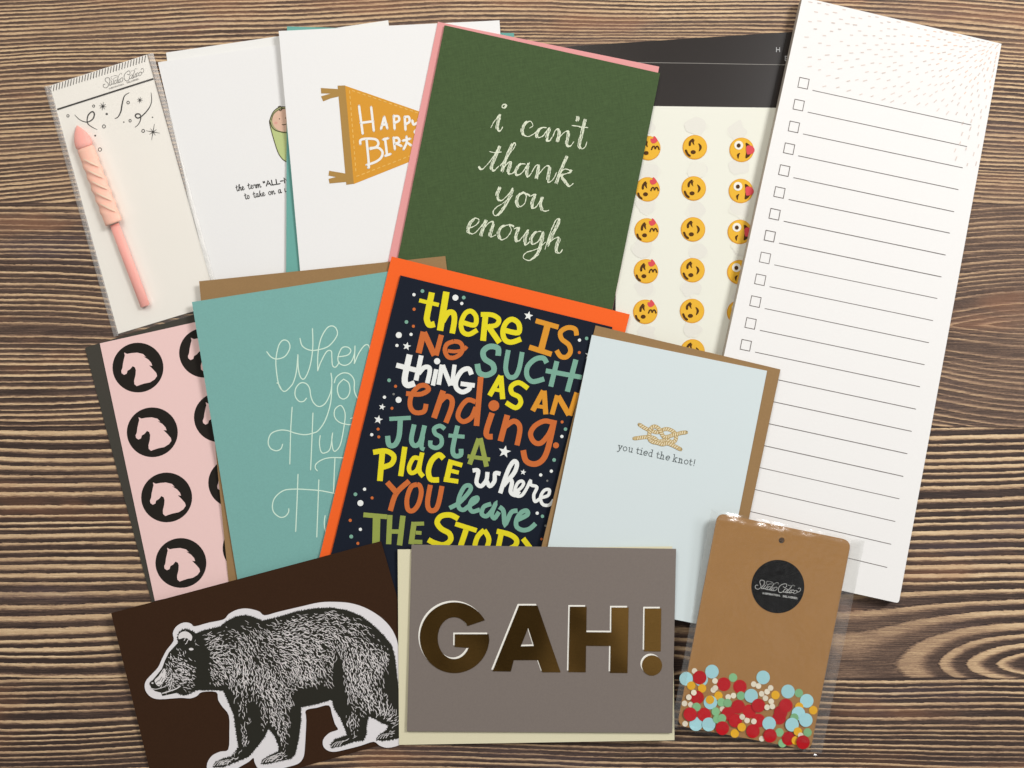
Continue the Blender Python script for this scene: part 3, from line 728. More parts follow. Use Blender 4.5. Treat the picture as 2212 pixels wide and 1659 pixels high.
# the wax candle: a turned rocket on its side
def z_hdr(x, y): return top_hdr[0] + top_hdr[1] * x + top_hdr[2] * y
AX = [(166, 271), (184, 318), (244.5, 477), (314, 661)]
ca = at_z(*AX[0], 0.006); cb = at_z(*AX[3], 0.006)
axis = Vector(((AX[3][0] - AX[0][0]), (AX[3][1] - AX[0][1]))); LEN = axis.length; axis.normalize(); perp = Vector((-axis.y, axis.x))
PROF = [(0, 0.4), (6, 5.5), (16, 12), (30, 17.6), (40, 19.6), (47, 19), (50, 16.5), (53, 18), (56, 18.8), (222, 19.2), (226, 18.4), (228, 10.3), (300, 10.6), (416, 10.4), (418, 8)]
CZ = 0.0045
WAXN = NT
wm = bpy.data.materials.new('pink_wax'); wm.use_nodes = True; wt = NT(wm.node_tree); wb = wm.node_tree.nodes['Principled BSDF']
wb.inputs['Base Color'].default_value = (*lin((250, 172, 160)), 1); wb.inputs['Roughness'].default_value = 0.6
wb.inputs['Subsurface Weight'].default_value = 0.25; wb.inputs['Subsurface Radius'].default_value = (0.004, 0.002, 0.0015); wb.inputs['Subsurface Scale'].default_value = 1.0
def turned(name, prof, mat, parent, flat=0.5, wob=None):
    V, Fc = [], []; NS = 28
    for s_, r in prof:
        c = Vector(AX[0]) + axis * s_
        zc = max(z_hdr(c.x, c.y), 0) * 0.001
        for a in range(NS):
            th = 2 * math.pi * a / NS; rr = r + (wob(s_, th) if wob else 0)
            rr = max(.2, rr)
            px, py = c + perp * (rr * math.cos(th)); hz = zc + 0.0002 + (21.5 * flat * S * (r / 21.5) ** .5 * 1.0 if False else 21.5 * flat * S) + rr * flat * S * math.sin(th) - (21.5 - r) * flat * S * 0.7
            V.append(at_z(px, py, max(hz, zc + 0.0001)))
    for i in range(len(prof) - 1):
        for a in range(NS): Fc.append((i * NS + a, i * NS + (a + 1) % NS, (i + 1) * NS + (a + 1) % NS, (i + 1) * NS + a))
    Fc.append(tuple(range(NS - 1, -1, -1))); Fc.append(tuple(range((len(prof) - 1) * NS, len(prof) * NS)))
    o = link_mesh(name, V, Fc, mat, None, parent, smooth=True)
    bm = bmesh.new(); bm.from_mesh(o.data); bmesh.ops.recalc_face_normals(bm, faces=bm.faces); bm.to_mesh(o.data); bm.free()
    return o
v0 = at_z(240, 470, z_hdr(240, 470) * .001)
cn = empty('party_candle', v0, 'pink wax rocket shaped candle lying in the clear packet', 'candle')
turned('rocket_nose', PROF[:7], wm, cn)
def dense(p, step=3):
    out = []
    for (a, ra), (b, rb) in zip(p, p[1:]):
        n = max(1, int((b - a) / step))
        out += [(a + (b - a) * i / n, ra + (rb - ra) * i / n) for i in range(n)]
    return out + [p[-1]]
def ribs(s_, th):
    if s_ < 74 or s_ > 206: return 0
    return 1.3 * math.sin(2 * math.pi * (s_ + 20.5 * math.cos(th)) / 26.0) * min(1, (s_ - 74) / 8, (206 - s_) / 8)
wm2 = bpy.data.materials.new('pale_pink_wax'); wm2.use_nodes = True; w2 = wm2.node_tree.nodes['Principled BSDF']
w2.inputs['Base Color'].default_value = (*lin((252, 194, 172)), 1); w2.inputs['Roughness'].default_value = 0.6; w2.inputs['Subsurface Weight'].default_value = 0.25; w2.inputs['Subsurface Radius'].default_value = (0.004, 0.002, 0.0015); w2.inputs['Subsurface Scale'].default_value = 1.0
bd_ = turned('rocket_body', dense(PROF[6:11]), wm2, cn, wob=ribs)
turned('stick', PROF[11:], wm, cn)
# pale spiral fillet along the grooves of the body
CRM = ink('candle_cream', (255, 226, 200), rough=.6)
V, Fc = [], []
for turn in range(5):
    s0 = 86 + turn * 26
    base = len(V); n = 12
    for i in range(n + 1):
        t = i / n; lat = 13 - 26 * t; s_ = s0 - 13.5 + 27 * t
        c = Vector(AX[0]) + axis * s_ ; zc = max(z_hdr(c.x, c.y), 0) * .001
        hw = 3.0 * math.sin(math.pi * (.1 + .8 * t))
        for sg in (-1, 1):
            pxy = c + perp * lat + axis * (sg * hw)
            hz = zc + .0002 + 21.5 * .5 * S + (22.6 * .5 * S) * math.sqrt(max(.05, 1 - (lat / 22) ** 2)) + .00012
            V.append(at_z(pxy.x, pxy.y, hz))
    for i in range(n): Fc.append((base + 2 * i, base + 2 * i + 1, base + 2 * i + 3, base + 2 * i + 2))
link_mesh('spiral_stripe', V, Fc, CRM, None, cn)

def film_sheet(name, quad, zf, label, n=(40, 80), parent=None, mat=None):
    """thin clear sleeve following a height function (mm)"""
    V, Fc = [], []; nu, nv = n
    for j in range(nv + 1):
        for i in range(nu + 1):
            u, v = i / nu, j / nv
            x = (quad[0][0] * (1 - u) + quad[1][0] * u) * (1 - v) + (quad[3][0] * (1 - u) + quad[2][0] * u) * v
            y = (quad[0][1] * (1 - u) + quad[1][1] * u) * (1 - v) + (quad[3][1] * (1 - u) + quad[2][1] * u) * v
            V.append(at_z(x, y, zf(x, y, u, v) * .001))
    for j in range(nv):
        for i in range(nu):
            a = j * (nu + 1) + i; Fc.append((a, a + nu + 1, a + nu + 2, a + 1))
    o = link_mesh(name, V, Fc, mat or FILM, None, parent, smooth=True)
    return tag(o, label, 'plastic sleeve', 'clear plastic sleeves')
from mathutils import noise as mn
def zc_film(x, y, u, v):
    p = Vector((x, y)) - Vector(AX[0]); s_ = p.dot(axis); l = abs(p.dot(perp))
    base = max(z_hdr(x, y), 0.25) + 0.35
    if -20 < s_ < 440:
        r = 21.5 if 10 < s_ < 226 else (12.5 if s_ >= 226 else 10); e = min(1, (s_ + 20) / 40, (440 - s_) / 30)
        hmax = (21.5 * .5 + r * .5) * S * 1000 + .5 - (21.5 - r) * .5 * .7 * S * 1000
        base += hmax * max(0, e) * math.exp(-max(0, l - r * .8) / 9.0)
    edge = min(u, 1 - u, v, 1 - v)
    base += 0.16 * mn.noise(Vector((x * .012, y * .008, 1))) * min(1, edge * 12)
    base += 0.16 * mn.noise(Vector((x * .1, y * .05, 4))) * (1 if edge < .06 else .06)
    return max(base, .15)
sl2 = film_sheet('clear_sleeve', [(95, 187), (331, 114), (481, 664), (246, 728)], zc_film, 'clear sleeve round the pink candle and its doodled card', mat=FILM2)

# ================================================================== hug card on kraft envelope
PILE.append(([(158, 262), (182, 255), (330, 655), (300, 668)], (0.5, 0, 0)))
q = [(430, 607.5), (962, 553), (1040, 1190), (498, 1300)]
o, pl = envelope(q, KRAFT, 'brown kraft envelope whose top edge shows above the teal card')
q = [(414.5, 652.5), (879, 580), (985, 1262), (526, 1332)]
hg, pl = card(q, TEAL, 'teal recycled card with thin pale looping script', t=0.8)
k = Ink(pl); MINT = ink('mint', (214, 240, 222))
for i, j, p in ((1, 1, "93,1380 130,1425 180,1443 250,1420 292,1350 280,1295 235,1280 195,1330 172,1450 178,1560 195,1659 222,1710 255,1721 300,1680 325,1640 350,1545 362,1405"), (1, 1, "362,1405 365,1520 385,1600 420,1611 465,1510 490,1350 488,1180"), (1, 1, "380,1265 400,1330 460,1365 530,1365 630,1330 700,1240 692,1180 655,1157 610,1180 560,1270 535,1400 533,1545"), (1, 1, "533,1545 560,1470 610,1380 650,1375 655,1430 662,1500 690,1512 720,1470"),
             (1, 1, "705,1425 790,1410 820,1370 790,1340 740,1350 708,1430 720,1480 770,1498 820,1470 850,1400 855,1330"), (1, 1, "855,1330 850,1482"), (1, 1, "850,1482 890,1390 940,1325 975,1330 985,1400"),
             (1, 1, "180,1650 195,1659 222,1710"), (1, 2, "437,122 410,150 370,148 338,100 345,35 385,-8 430,-5 462,35 475,110 500,165 545,195 600,165 645,70 655,-30 648,-94"), (1, 2, "655,0 645,160 600,310 540,400 490,425 420,438 340,425 270,402 200,400 130,430 105,500 125,555 175,577 215,560 230,520"),
             (1, 2, "757,-42 715,0 703,50 720,110 757,130 795,105 812,50 800,-10 757,-42"), (1, 2, "676,-10 695,-60 750,-95 810,-85 848,-30 850,60 880,125 920,140"), (1, 2, "312,200 300,400 292,692"), (1, 2, "492,250 485,430 472,742"),
             (1, 2, "555,445 548,510 560,580 590,597 640,560 662,425 655,480 665,565 690,578 730,520 760,370 770,260 745,195 715,190 680,225 680,285 720,330 790,350 830,350"), (1, 2, "818,298 850,288"), (1, 2, "530,750 512,725 520,690 570,655 640,637 760,638"), (1, 2, "682,640 675,800 670,942"),
             (1, 2, "283,1078 280,1110 250,1145 205,1150 155,1110 142,1050 165,980 240,920 340,908 440,912 560,922 690,948"), (1, 2, "363,780 355,1000 343,1275"), (1, 2, "543,828 535,1050 525,1322"), (1, 2, "597,1138 590,1200 597,1260 620,1310")):
    k.stroke(T(i, j, p), 2.4, MINT, cap='round')
k.build('script_lettering', hg)

# ================================================================== navy lettered card on orange envelope
q = [(846, 554), (1360.5, 679), (1192, 1330), (669, 1292)]
o, pl = envelope(q, ORANGE, 'bright orange envelope framing the navy lettered card')
q = [(865, 594.8), (1323, 706.5), (1150, 1368), (699, 1262)]
nc, pl = card(q, NAVY, 'navy card covered in colourful hand lettering, dots and stars', t=0.9, lift=(.2, .1, .1, 0))
LC = {'y': ink('l_yellow', (232, 218, 40)), 'o': ink('l_rust', (206, 110, 56)), 'g': ink('l_gold', (222, 152, 50)), 't': ink('l_teal', (126, 174, 154)), 'w': ink('l_white', (240, 242, 238)), 'v': ink('l_olive', (152, 164, 80)), 'G': ink('l_grey', (128, 128, 124))}
k = Ink(pl)
LET = [
 ('y', 1, 1, [("1520,868 1480,1060 1478,1110 1500,1148 1545,1140", 58), ("1410,936 1580,976", 38), ("1645,862 1590,1198", 62), ("1612,1120 1660,1045 1705,1048 1714,1110 1695,1222", 54), ("1790,1128 1888,1150 1902,1080 1860,1030 1808,1050 1773,1130 1785,1205 1840,1230 1912,1192", 46), ("1985,1045 1962,1286", 56), ("1942,1058 2040,1062 2098,1100 2075,1150 1990,1165", 46), ("2000,1150 2105,1302", 54), ("2150,1195 2265,1215 2270,1140 2215,1100 2160,1130 2133,1205 2150,1275 2205,1298 2290,1270", 50)]),
 ('g', 2, 1, [("205,1112 402,1168", 48), ("308,1150 246,1385", 62), ("148,1340 342,1402", 50), ("558,1240 545,1185 480,1172 420,1210 430,1270 490,1320 505,1380 470,1425 420,1420 385,1368", 46)]),
 ('o', 1, 1, [("1448,1208 1405,1392", 58), ("1452,1212 1542,1412", 56), ("1602,1235 1555,1412", 50), ("1710,1290 1650,1315 1632,1370 1660,1425 1715,1430 1770,1395 1785,1340 1760,1300 1710,1290", 42), ("1655,1372 1720,1378 1790,1365 1822,1335", 34)]),
 ('t', 1, 1, [("2092,1415 2090,1350 2020,1335 1965,1375 1975,1440 2045,1490 2052,1550 1990,1582 1930,1560 1912,1485", 54), ("2180,1365 2157,1520 2185,1595 2240,1592 2275,1520 2300,1383", 46)]),
 ('t', 2, 1, [("300,1478 270,1435 200,1445 135,1510 130,1590 180,1638 278,1615", 48), ("388,1462 335,1682", 48), ("552,1448 478,1725", 50), ("292,1544 604,1602", 46)]),
 ('w', 1, 1, [("1328,1405 1285,1610 1308,1668 1372,1652", 58), ("1212,1496 1385,1540", 48), ("1428,1412 1382,1628", 46), ("1405,1570 1455,1515 1502,1530 1480,1652", 44), ("1558,1532 1528,1672", 42), ("1607,1492 1578,1665", 44), ("1612,1496 1682,1672", 44), ("1716,1492 1692,1672", 40), ("1862,1578 1838,1528 1780,1545 1732,1620 1730,1690 1780,1728 1838,1705 1852,1665", 46), ("1768,1656 1890,1672", 44)]),
 ('y', 1, 1, [("2115,1588 2018,1760", 48), ("2115,1588 2132,1790", 50), ("2060,1706 2130,1718", 36)]),
 ('y', 2, 2, [("138,38 60,-12 -5,20 0,78 60,112 75,165 30,205 -52,160", 46)]),
 ('g', 2, 2, [("272,58 178,232", 50), ("278,58 292,262", 48), ("215,190 285,202", 36), ("392,98 345,264", 46), ("398,104 492,268", 52), ("562,75 498,272", 50)]),
 ('o', 1, 2, [("1297,82 1420,88 1490,50 1460,12 1400,25 1342,100 1332,190 1372,245 1450,238 1470,172", 46), ("1618,58 1538,294", 56), ("1575,170 1640,108 1690,130 1690,200 1640,335", 50), ("1898,155 1830,138 1770,200 1745,280 1790,325 1860,290 1900,200", 46), ("1942,-62 1905,362", 54), ("2040,250 1992,400 2000,450 2045,455", 54), ("2172,268 2112,494", 56), ("2150,372 2220,322 2266,342 2280,400 2255,530", 50)]),
 ('o', 2, 2, [("350,332 280,320 200,360 160,430 190,500 250,510 320,430 355,340", 48), ("366,312 310,560 260,660 190,692 120,662 97,572", 54)]),
 ('t', 1, 2, [("1152,302 1337,292", 40), ("1247,308 1236,450 1200,525 1150,525 1137,448", 50), ("1367,350 1342,480 1370,532 1420,500 1457,358", 46), ("1442,450 1430,545 1455,565", 40), ("1632,388 1590,362 1540,385 1550,430 1598,462 1602,520 1560,552 1510,535 1507,488", 42), ("1742,360 1700,560 1720,620 1768,612 1772,560", 46), ("1663,445 1802,456", 38)]),
 ('v', 1, 2, [("1925,472 1845,694", 46), ("1938,468 1992,714", 46), ("1828,624 2022,652", 38)]),
 ('y', 1, 2, [("1092,590 1070,838", 54), ("1012,590 1120,578 1190,622 1170,690 1088,722", 50), ("1286,543 1250,796", 50), ("1412,645 1362,640 1322,720 1340,768 1390,745 1422,655", 42), ("1436,592 1410,740 1445,800", 44), ("1622,645 1580,612 1520,660 1490,750 1510,822 1582,828", 52), ("1682,670 1645,835", 52), ("1660,668 1782,702", 44), ("1668,746 1752,766", 38), ("1622,824 1748,842", 44)]),
 ('w', 1, 2, [("1872,748 1920,752 1905,850 1945,882 1990,830 2000,760", 40), ("1990,830 2020,882 2060,840 2067,772 2112,776", 40), ("2110,944 2150,820 2190,720 2230,668 2255,692 2235,760 2180,830", 42), ("2138,880 2186,825 2212,850 2200,930 2240,960 2275,925", 40)]),
 ('w', 2, 2, [("18,932 70,905 100,862 82,838 48,858 24,918 38,965 85,962 128,900 158,838 164,872 215,892 188,960 200,1015 250,985 312,962 322,915 278,920 246,980 266,1040 322,1045 360,1000", 31)]),
 ('o', 1, 2, [("1133,848 1217,942", 52), ("1324,838 1212,945 1160,1096", 50), ("1392,868 1340,890 1305,990 1312,1080 1355,1095 1402,1040 1428,940 1415,880 1392,868", 46), ("1507,872 1482,1020 1500,1088 1550,1086 1580,1020 1607,882", 48)]),
 ('t', 1, 2, [("1672,1072 1760,1022 1850,920 1845,878 1800,890 1755,980 1750,1060 1790,1088 1845,1050 1905,1010 1910,982 1868,1000 1845,1060 1870,1102 1935,1085", 42), ("2032,1036 1970,1060 1950,1120 1990,1142 2042,1090 2072,1030 2038,1120 2060,1160 2100,1105", 42), ("2102,1062 2138,1098 2152,1212 2205,1110 2260,1095", 44)]),
 ('t', 2, 2, [("30,1182 130,1132 126,1095 80,1110 40,1170 40,1232 90,1262 150,1252 204,1206", 44)]),
 ('v', 1, 2, [("928,1130 1132,1148", 46), ("1042,1150 1036,1400", 72), ("1157,1132 1146,1384", 50), ("1270,1138 1240,1394", 52), ("1160,1274 1260,1276", 42), ("1367,1192 1340,1384", 52), ("1370,1208 1452,1206", 38), ("1380,1284 1430,1287", 36), ("1330,1362 1437,1366", 42)]),
 ('y', 1, 2, [("1748,1165 1680,1132 1600,1142 1565,1195 1600,1250 1670,1292 1680,1350 1620,1390 1540,1372 1488,1345", 52), ("1722,1208 1907,1266", 46), ("1822,1240 1765,1410", 54), ("1972,1262 1915,1320 1890,1420 1925,1480 1985,1430 2012,1340 1972,1262", 48), ("2122,1278 2090,1430", 50), ("2080,1272 2190,1300 2250,1345 2235,1400 2150,1440", 50)]),
 ('y', 2, 2, [("95,1335 160,1420", 50)])]
for c, i, j, L in LET:
    for p, w in L: k.stroke(T(i, j, p), w / 4 * .9, LC[c], smooth=True, n=5)
for c, i, j, L in (('t', 1, 1, "1438,856,16 1795,912,16 1300,1123,16 1150,1627,16"), ('w', 1, 1, "1365,887,14 1723,913,26 1778,963,14 1234,1236,26 1340,1230,14 1218,1326,14 1565,1462,27"), ('o', 1, 1, "1366,1013,14 1360,1160,13"),
                   ('o', 1, 2, "1206,20,13 1175,210,13 1055,390,13 1061,457,13 1003,984,13 814,1178,14 880,1377,13 2055,187,47"), ('w', 1, 2, "1110,114,14 1232,137,26 1000,438,14 938,909,14 902,1029,26 902,1256,14"), ('t', 1, 2, "859,953,16 823,1318,17"), ('G', 1, 2, "1189,88,10"),
                   ('w', 2, 1, "583,1280,14"), ('t', 2, 1, "645,1265,15"), ('o', 2, 1, "582,1387,13"), ('o', 2, 2, "433,328,13 380,530,26 255,1340,11"), ('t', 2, 2, "462,390,15 364,656,16 263,1143,15"), ('w', 2, 2, "431,453,14 340,753,14 248,786,14 218,1116,14"), ('G', 2, 2, "305,836,9 290,1225,10")):
    for u, v, r in pts(L): k.dot(*T(i, j, [(u, v)])[0], r / 4, LC[c])
for i, j, L in ((1, 1, "1303,1333,38"), (1, 2, "1090,198,30 1057,308,40 2148,585,56"), (2, 1, "142,1070,42 668,1412,40"), (2, 2, "97,762,27")):
    for u, v, r in pts(L): k.star(*T(i, j, [(u, v)])[0], r / 4, LC['w'], rot=-78)
k.build('hand_lettering', nc)

# ================================================================== knot card on kraft envelope
q = [(1286.5, 703), (1686, 798), (1576, 1318), (1150, 1262)]
o, pl = envelope(rounded(q, [0, 6, 4, 0], 4) if False else q, KRAFT, 'brown kraft envelope behind the pale rope knot card')
q = [(1278.5, 723.5), (1657, 801), (1547, 1356), (1163, 1279)]
kc, pl = card(q, PALE, 'pale blue white card with a small rope knot drawing', t=0.9)
k = Ink(pl); ROPE = ink('rope_tan', (206, 182, 132)); RL = ink('rope_light', (238, 226, 192)); RD = ink('rope_dark', (176, 150, 98)); RK = ink('rope_deep', (166, 132, 78))
def rope(p, lift):
    c = catmull(CR(1960, 1320, 280, p), n=6)
    k.k = 0; k.stroke(c, 8.6, RD, smooth=False, cap='round', lift=lift); k.k = 1; k.stroke(c, 7.4, ROPE, smooth=False, cap='round', lift=lift + .00001)
    r = resample(c, 1.0)
    for i in range(2, len(r) - 5, 5):
        dx, dy = r[i + 3][0] - r[i][0], r[i + 3][1] - r[i][1]; L = math.hypot(dx, dy) or 1; nx, ny = -dy / L, dx / L
        a = (r[i][0] + nx * 3.2, r[i][1] + ny * 3.2); b = (r[i + 3][0] - nx * 3.2, r[i + 3][1] - ny * 3.2)
        k.k = 2; k.stroke([a, r[i + 1], b], 2.0, RL, lift=lift + .00002, taper=lambda t: .4 + .6 * math.sin(math.pi * t))
        a = (r[i + 2][0] + nx * 3.4, r[i + 2][1] + ny * 3.4); b = (r[i + 5][0] - nx * 3.4, r[i + 5][1] - ny * 3.4)
        k.k = 3; k.stroke([a, r[i + 3], b], 0.8, RK, lift=lift + .00002)
rope("620,265 720,330 830,390 930,425 1020,452 1095,455 1150,430 1210,395 1300,375 1400,400 1500,465 1540,560 1525,650 1480,700 1400,690 1300,640 1200,670 1100,690 1000,610 900,580 800,578 700,585 560,605 490,612", 0)
rope("1790,460 1680,472 1570,500 1450,530 1330,570 1230,565 1175,480 1120,380 1020,312 930,335 885,420 868,520 880,640 960,700 1080,725 1200,760 1320,735 1420,770 1530,820 1650,885", .00012)
GT = ink('serif_grey', (92, 100, 100))
bl = lambda u: 925 + (u - 240) * .2155
for c, u in zip('youtiedtheknot!', (120, 245, 385, 565, 655, 760, 885, 1070, 1180, 1320, 1500, 1645, 1785, 1895, 1985)):
    v = bl(u); d = Vector((1, .2155)).normalized(); up = Vector((d.y, -d.x))
    for st in SERIF[c]:
        q_ = [Vector((u, v)) + d * (a * 108) + up * (b * 108) for a, b in pts(st)]
        k.stroke(CR(1960, 1320, 280, [tuple(x) for x in q_]), 1.5, GT, smooth=(c in 'oe' or len(q_) > 4), cap='round', n=4)
k.build('printed_knot', kc)

# ================================================================== bear on dark brown envelope
q = [(240, 1324.5), (823, 1169), (940, 1576), (343, 1744)]
o, pl = envelope(q, BROWN, 'dark brown envelope lying under the white edged bear cutout', t=0.4)
def WB(s): return [(u / 4, 1244.25 + v / 4) for u, v in (pts(s) if isinstance(s, str) else s)]
OUT = WB("1250,950 1262,905 1300,860 1365,790 1400,715 1440,640 1500,560 1493,495 1520,440 1565,410 1610,403 1650,415 1680,437 1800,405 1930,377 1975,330 2040,295 2110,282 2180,290 2240,310 2285,342 2400,312 2600,265 2760,230 2890,225 3020,235 3140,270 3250,330 3330,395 3390,470 3430,560 3450,660 3475,800 3495,1000 3505,1200 3512,1340 3490,1440 3445,1462 3400,1477 3340,1484 3280,1466 3228,1432 3120,1465 3000,1496 2900,1518 2840,1512 2800,1482 2788,1440 2802,1398 2850,1355 2920,1328 2895,1280 2870,1200 2842,1118 2740,1138 2642,1162 2645,1250 2632,1500 2615,1580 2570,1625 2480,1652 2380,1678 2300,1690 2235,1668 2200,1612 2190,1572 2150,1605 2080,1645 2000,1690 1850,1730 1795,1690 1790,1620 1830,1555 1900,1520 1972,1500 1982,1350 1977,1205 1922,1130 1885,1070 1868,1003 1745,1003 1700,1038 1640,1058 1560,1053 1380,1065 1305,1046 1262,1000")
bot, pl, _, _ = rest(OUT, 0.5)
be = empty('bear_cutout', centre(OUT, bot), 'die cut engraved bear with white border on brown envelope', 'paper cutout')
BEARW = paper('cutout_white', (236, 232, 233), grain=0.006)
slab('cutout', catmull(OUT, True, 3), pl, 0.0005, BEARW, be)
BB = ink('engraving_black', (46, 45, 38)); BW = ink('engraving_white', (232, 227, 225))
BODY = pts("1293,925 1320,898 1360,850 1400,800 1425,730 1460,660 1520,595 1540,575 1530,530 1545,490 1575,462 1620,460 1660,475 1695,497 1760,470 1900,438 1960,390 2040,350 2120,338 2200,358 2265,388 2420,350 2560,308 2720,280 2870,275 3000,297 3120,345 3230,430 3320,520 3385,600 3412,700 3428,850 3452,1050 3475,1220 3478,1340 3445,1400 3380,1415 3300,1425 3252,1415 3270,1380 3340,1330 3357,1290 3300,1270 3250,1240 3185,1210 3168,1290 3165,1370 3140,1420 3060,1432 2960,1465 2862,1485 2855,1460 2895,1410 3000,1378 2985,1330 2940,1225 2890,1150 2868,1068 2740,1105 2600,1135 2600,1250 2582,1400 2550,1540 2510,1580 2400,1602 2300,1625 2255,1622 2272,1585 2340,1545 2400,1520 2412,1480 2372,1380 2320,1318 2280,1400 2210,1490 2150,1560 2050,1602 1930,1650 1840,1650 1862,1610 1920,1580 2000,1562 2062,1480 2045,1380 2020,1200 1970,1080 1930,990 1850,985 1700,985 1650,1012 1590,1032 1530,1010 1460,1025 1402,1037 1392,1008 1340,995 1305,965")
k = Ink(pl); k.k = -1
k.poly(WB(BODY), BB)
rb = random.Random(21)
# jagged fur along the outline
nB = len(BODY); ar = sum(BODY[i][0] * BODY[(i + 1) % nB][1] - BODY[(i + 1) % nB][0] * BODY[i][1] for i in range(nB))
sgn = 1 if ar > 0 else -1
for i in range(nB):
    a, b = BODY[i], BODY[(i + 1) % nB]
    if max(a[0], b[0]) < 1560 and min(a[1], b[1]) > 560: continue
    L = math.dist(a, b); nx, ny = (b[1] - a[1]) / L * sgn, -(b[0] - a[0]) / L * sgn
    for s_ in range(int(L / 9)):
        t = (s_ + rb.random()) / max(1, int(L / 9)); x, y = a[0] + (b[0] - a[0]) * t, a[1] + (b[1] - a[1]) * t
        h_ = rb.uniform(5, 13); tx, ty = -ny, nx; lean = rb.uniform(-5, 9)
        k.poly(WB([(x - tx * 5 - nx * 3, y - ty * 5 - ny * 3), (x + tx * 5 - nx * 3, y + ty * 5 - ny * 3), (x + nx * h_ + tx * lean, y + ny * h_ + ty * lean)]), BB)
FLOW = [(1560, 780, 1, .55), (1600, 900, 1, .25), (1400, 880, -.6, .6), (1480, 700, .5, .8), (1850, 620, .9, -.5), (1900, 800, .7, .6), (1800, 900, .5, .9), (2000, 480, 1, .2), (2150, 600, .5, .8), (2120, 800, .15, 1), (2080, 980, .1, 1), (2300, 700, .75, .65), (2280, 900, .2, 1), (2400, 1000, .55, .85), (2480, 560, 1, .1), (2700, 420, 1, -.1), (2900, 400, 1, .25), (3100, 520, .8, .6), (3250, 700, .5, .85), (2700, 650, .85, .5), (2700, 850, .5, .85), (2600, 980, .5, .9), (3000, 700, .15, 1), (3060, 900, .1, 1), (3180, 950, .35, .95), (3350, 1000, .2, 1), (3000, 1120, .5, .85), (3020, 1270, .1, 1), (2960, 1430, -.9, .25), (2360, 1250, .35, .95), (2460, 1400, .3, 1), (2380, 1560, -.9, .3), (2110, 1300, .1, 1), (2090, 1450, -.3, 1), (1960, 1600, -.9, .3), (3350, 1390, -.9, .3), (1600, 550, .2, 1)]
LIGHT = [(1560, 790, 95, 1.5), (1590, 850, 80, 1.3), (1395, 880, 50, 1.6), (1470, 930, 50, 1.0), (1500, 700, 60, .8), (1440, 1005, 30, .8), (1620, 520, 35, .9), (1800, 550, 80, .8), (1900, 690, 140, .9), (1950, 850, 120, .9), (2110, 850, 110, 1.3), (2090, 1000, 60, 1.1), (2150, 600, 120, .8), (2120, 1140, 70, .8), (2110, 1270, 60, 1.2), (2100, 1420, 60, 1.2), (1970, 1600, 70, .9), (2250, 900, 120, 1.2), (2350, 1000, 130, 1.3), (2440, 1100, 110, 1.1), (2340, 1250, 70, 1.3), (2400, 1400, 70, 1.2), (2470, 1300, 60, .9), (2360, 1570, 80, 1.0), (2460, 600, 150, .9), (2500, 470, 130, .6), (2700, 500, 160, .6), (2850, 450, 160, .6), (2650, 700, 160, .9), (2700, 820, 110, .9), (2620, 900, 90, .9), (3030, 560, 150, .8), (3050, 760, 120, 1.3), (3080, 920, 130, 1.3), (3180, 800, 130, 1.0), (3260, 700, 100, .7), (3170, 1060, 110, 1.0), (3300, 1150, 90, .9), (3380, 1240, 60, .8), (3030, 1270, 60, 1.2), (2950, 1430, 80, 1.1), (3350, 1380, 60, 1.0), (2550, 760, 120, .8)]
DARK = [(1760, 690, 45, 200, 1.2), (2940, 880, 42, 190, 1.4), (2750, 1060, 160, 50, .8), (1960, 1130, 30, 110, 1.0), (2650, 1010, 90, 80, .6), (3400, 850, 40, 260, .9), (2160, 1150, 40, 60, .5), (2930, 1150, 60, 90, 1.0), (2540, 1350, 40, 250, .8), (2170, 1380, 40, 150, .8)]
edges = [(BODY[i], BODY[(i + 1) % nB]) for i in range(nB)]
EA = np.array([e[0] for e in edges]); EBv = np.array([e[1] for e in edges]) - EA; EL = (EBv ** 2).sum(1)
def edge_d(x, y):
    p = np.array((x, y)) - EA; t = np.clip((p * EBv).sum(1) / EL, 0, 1); return math.sqrt((((p - EBv * t[:, None]) ** 2).sum(1)).min())
def flow(x, y):
    sx_ = sy_ = 0
    for fx, fy, dx, dy in FLOW:
        w = 1 / ((x - fx) ** 2 + (y - fy) ** 2 + 900); w *= w; L = math.hypot(dx, dy); sx_ += w * dx / L; sy_ += w * dy / L
    L = math.hypot(sx_, sy_) or 1; return sx_ / L, sy_ / L
grid = {}; cnt = 0; GS = 18
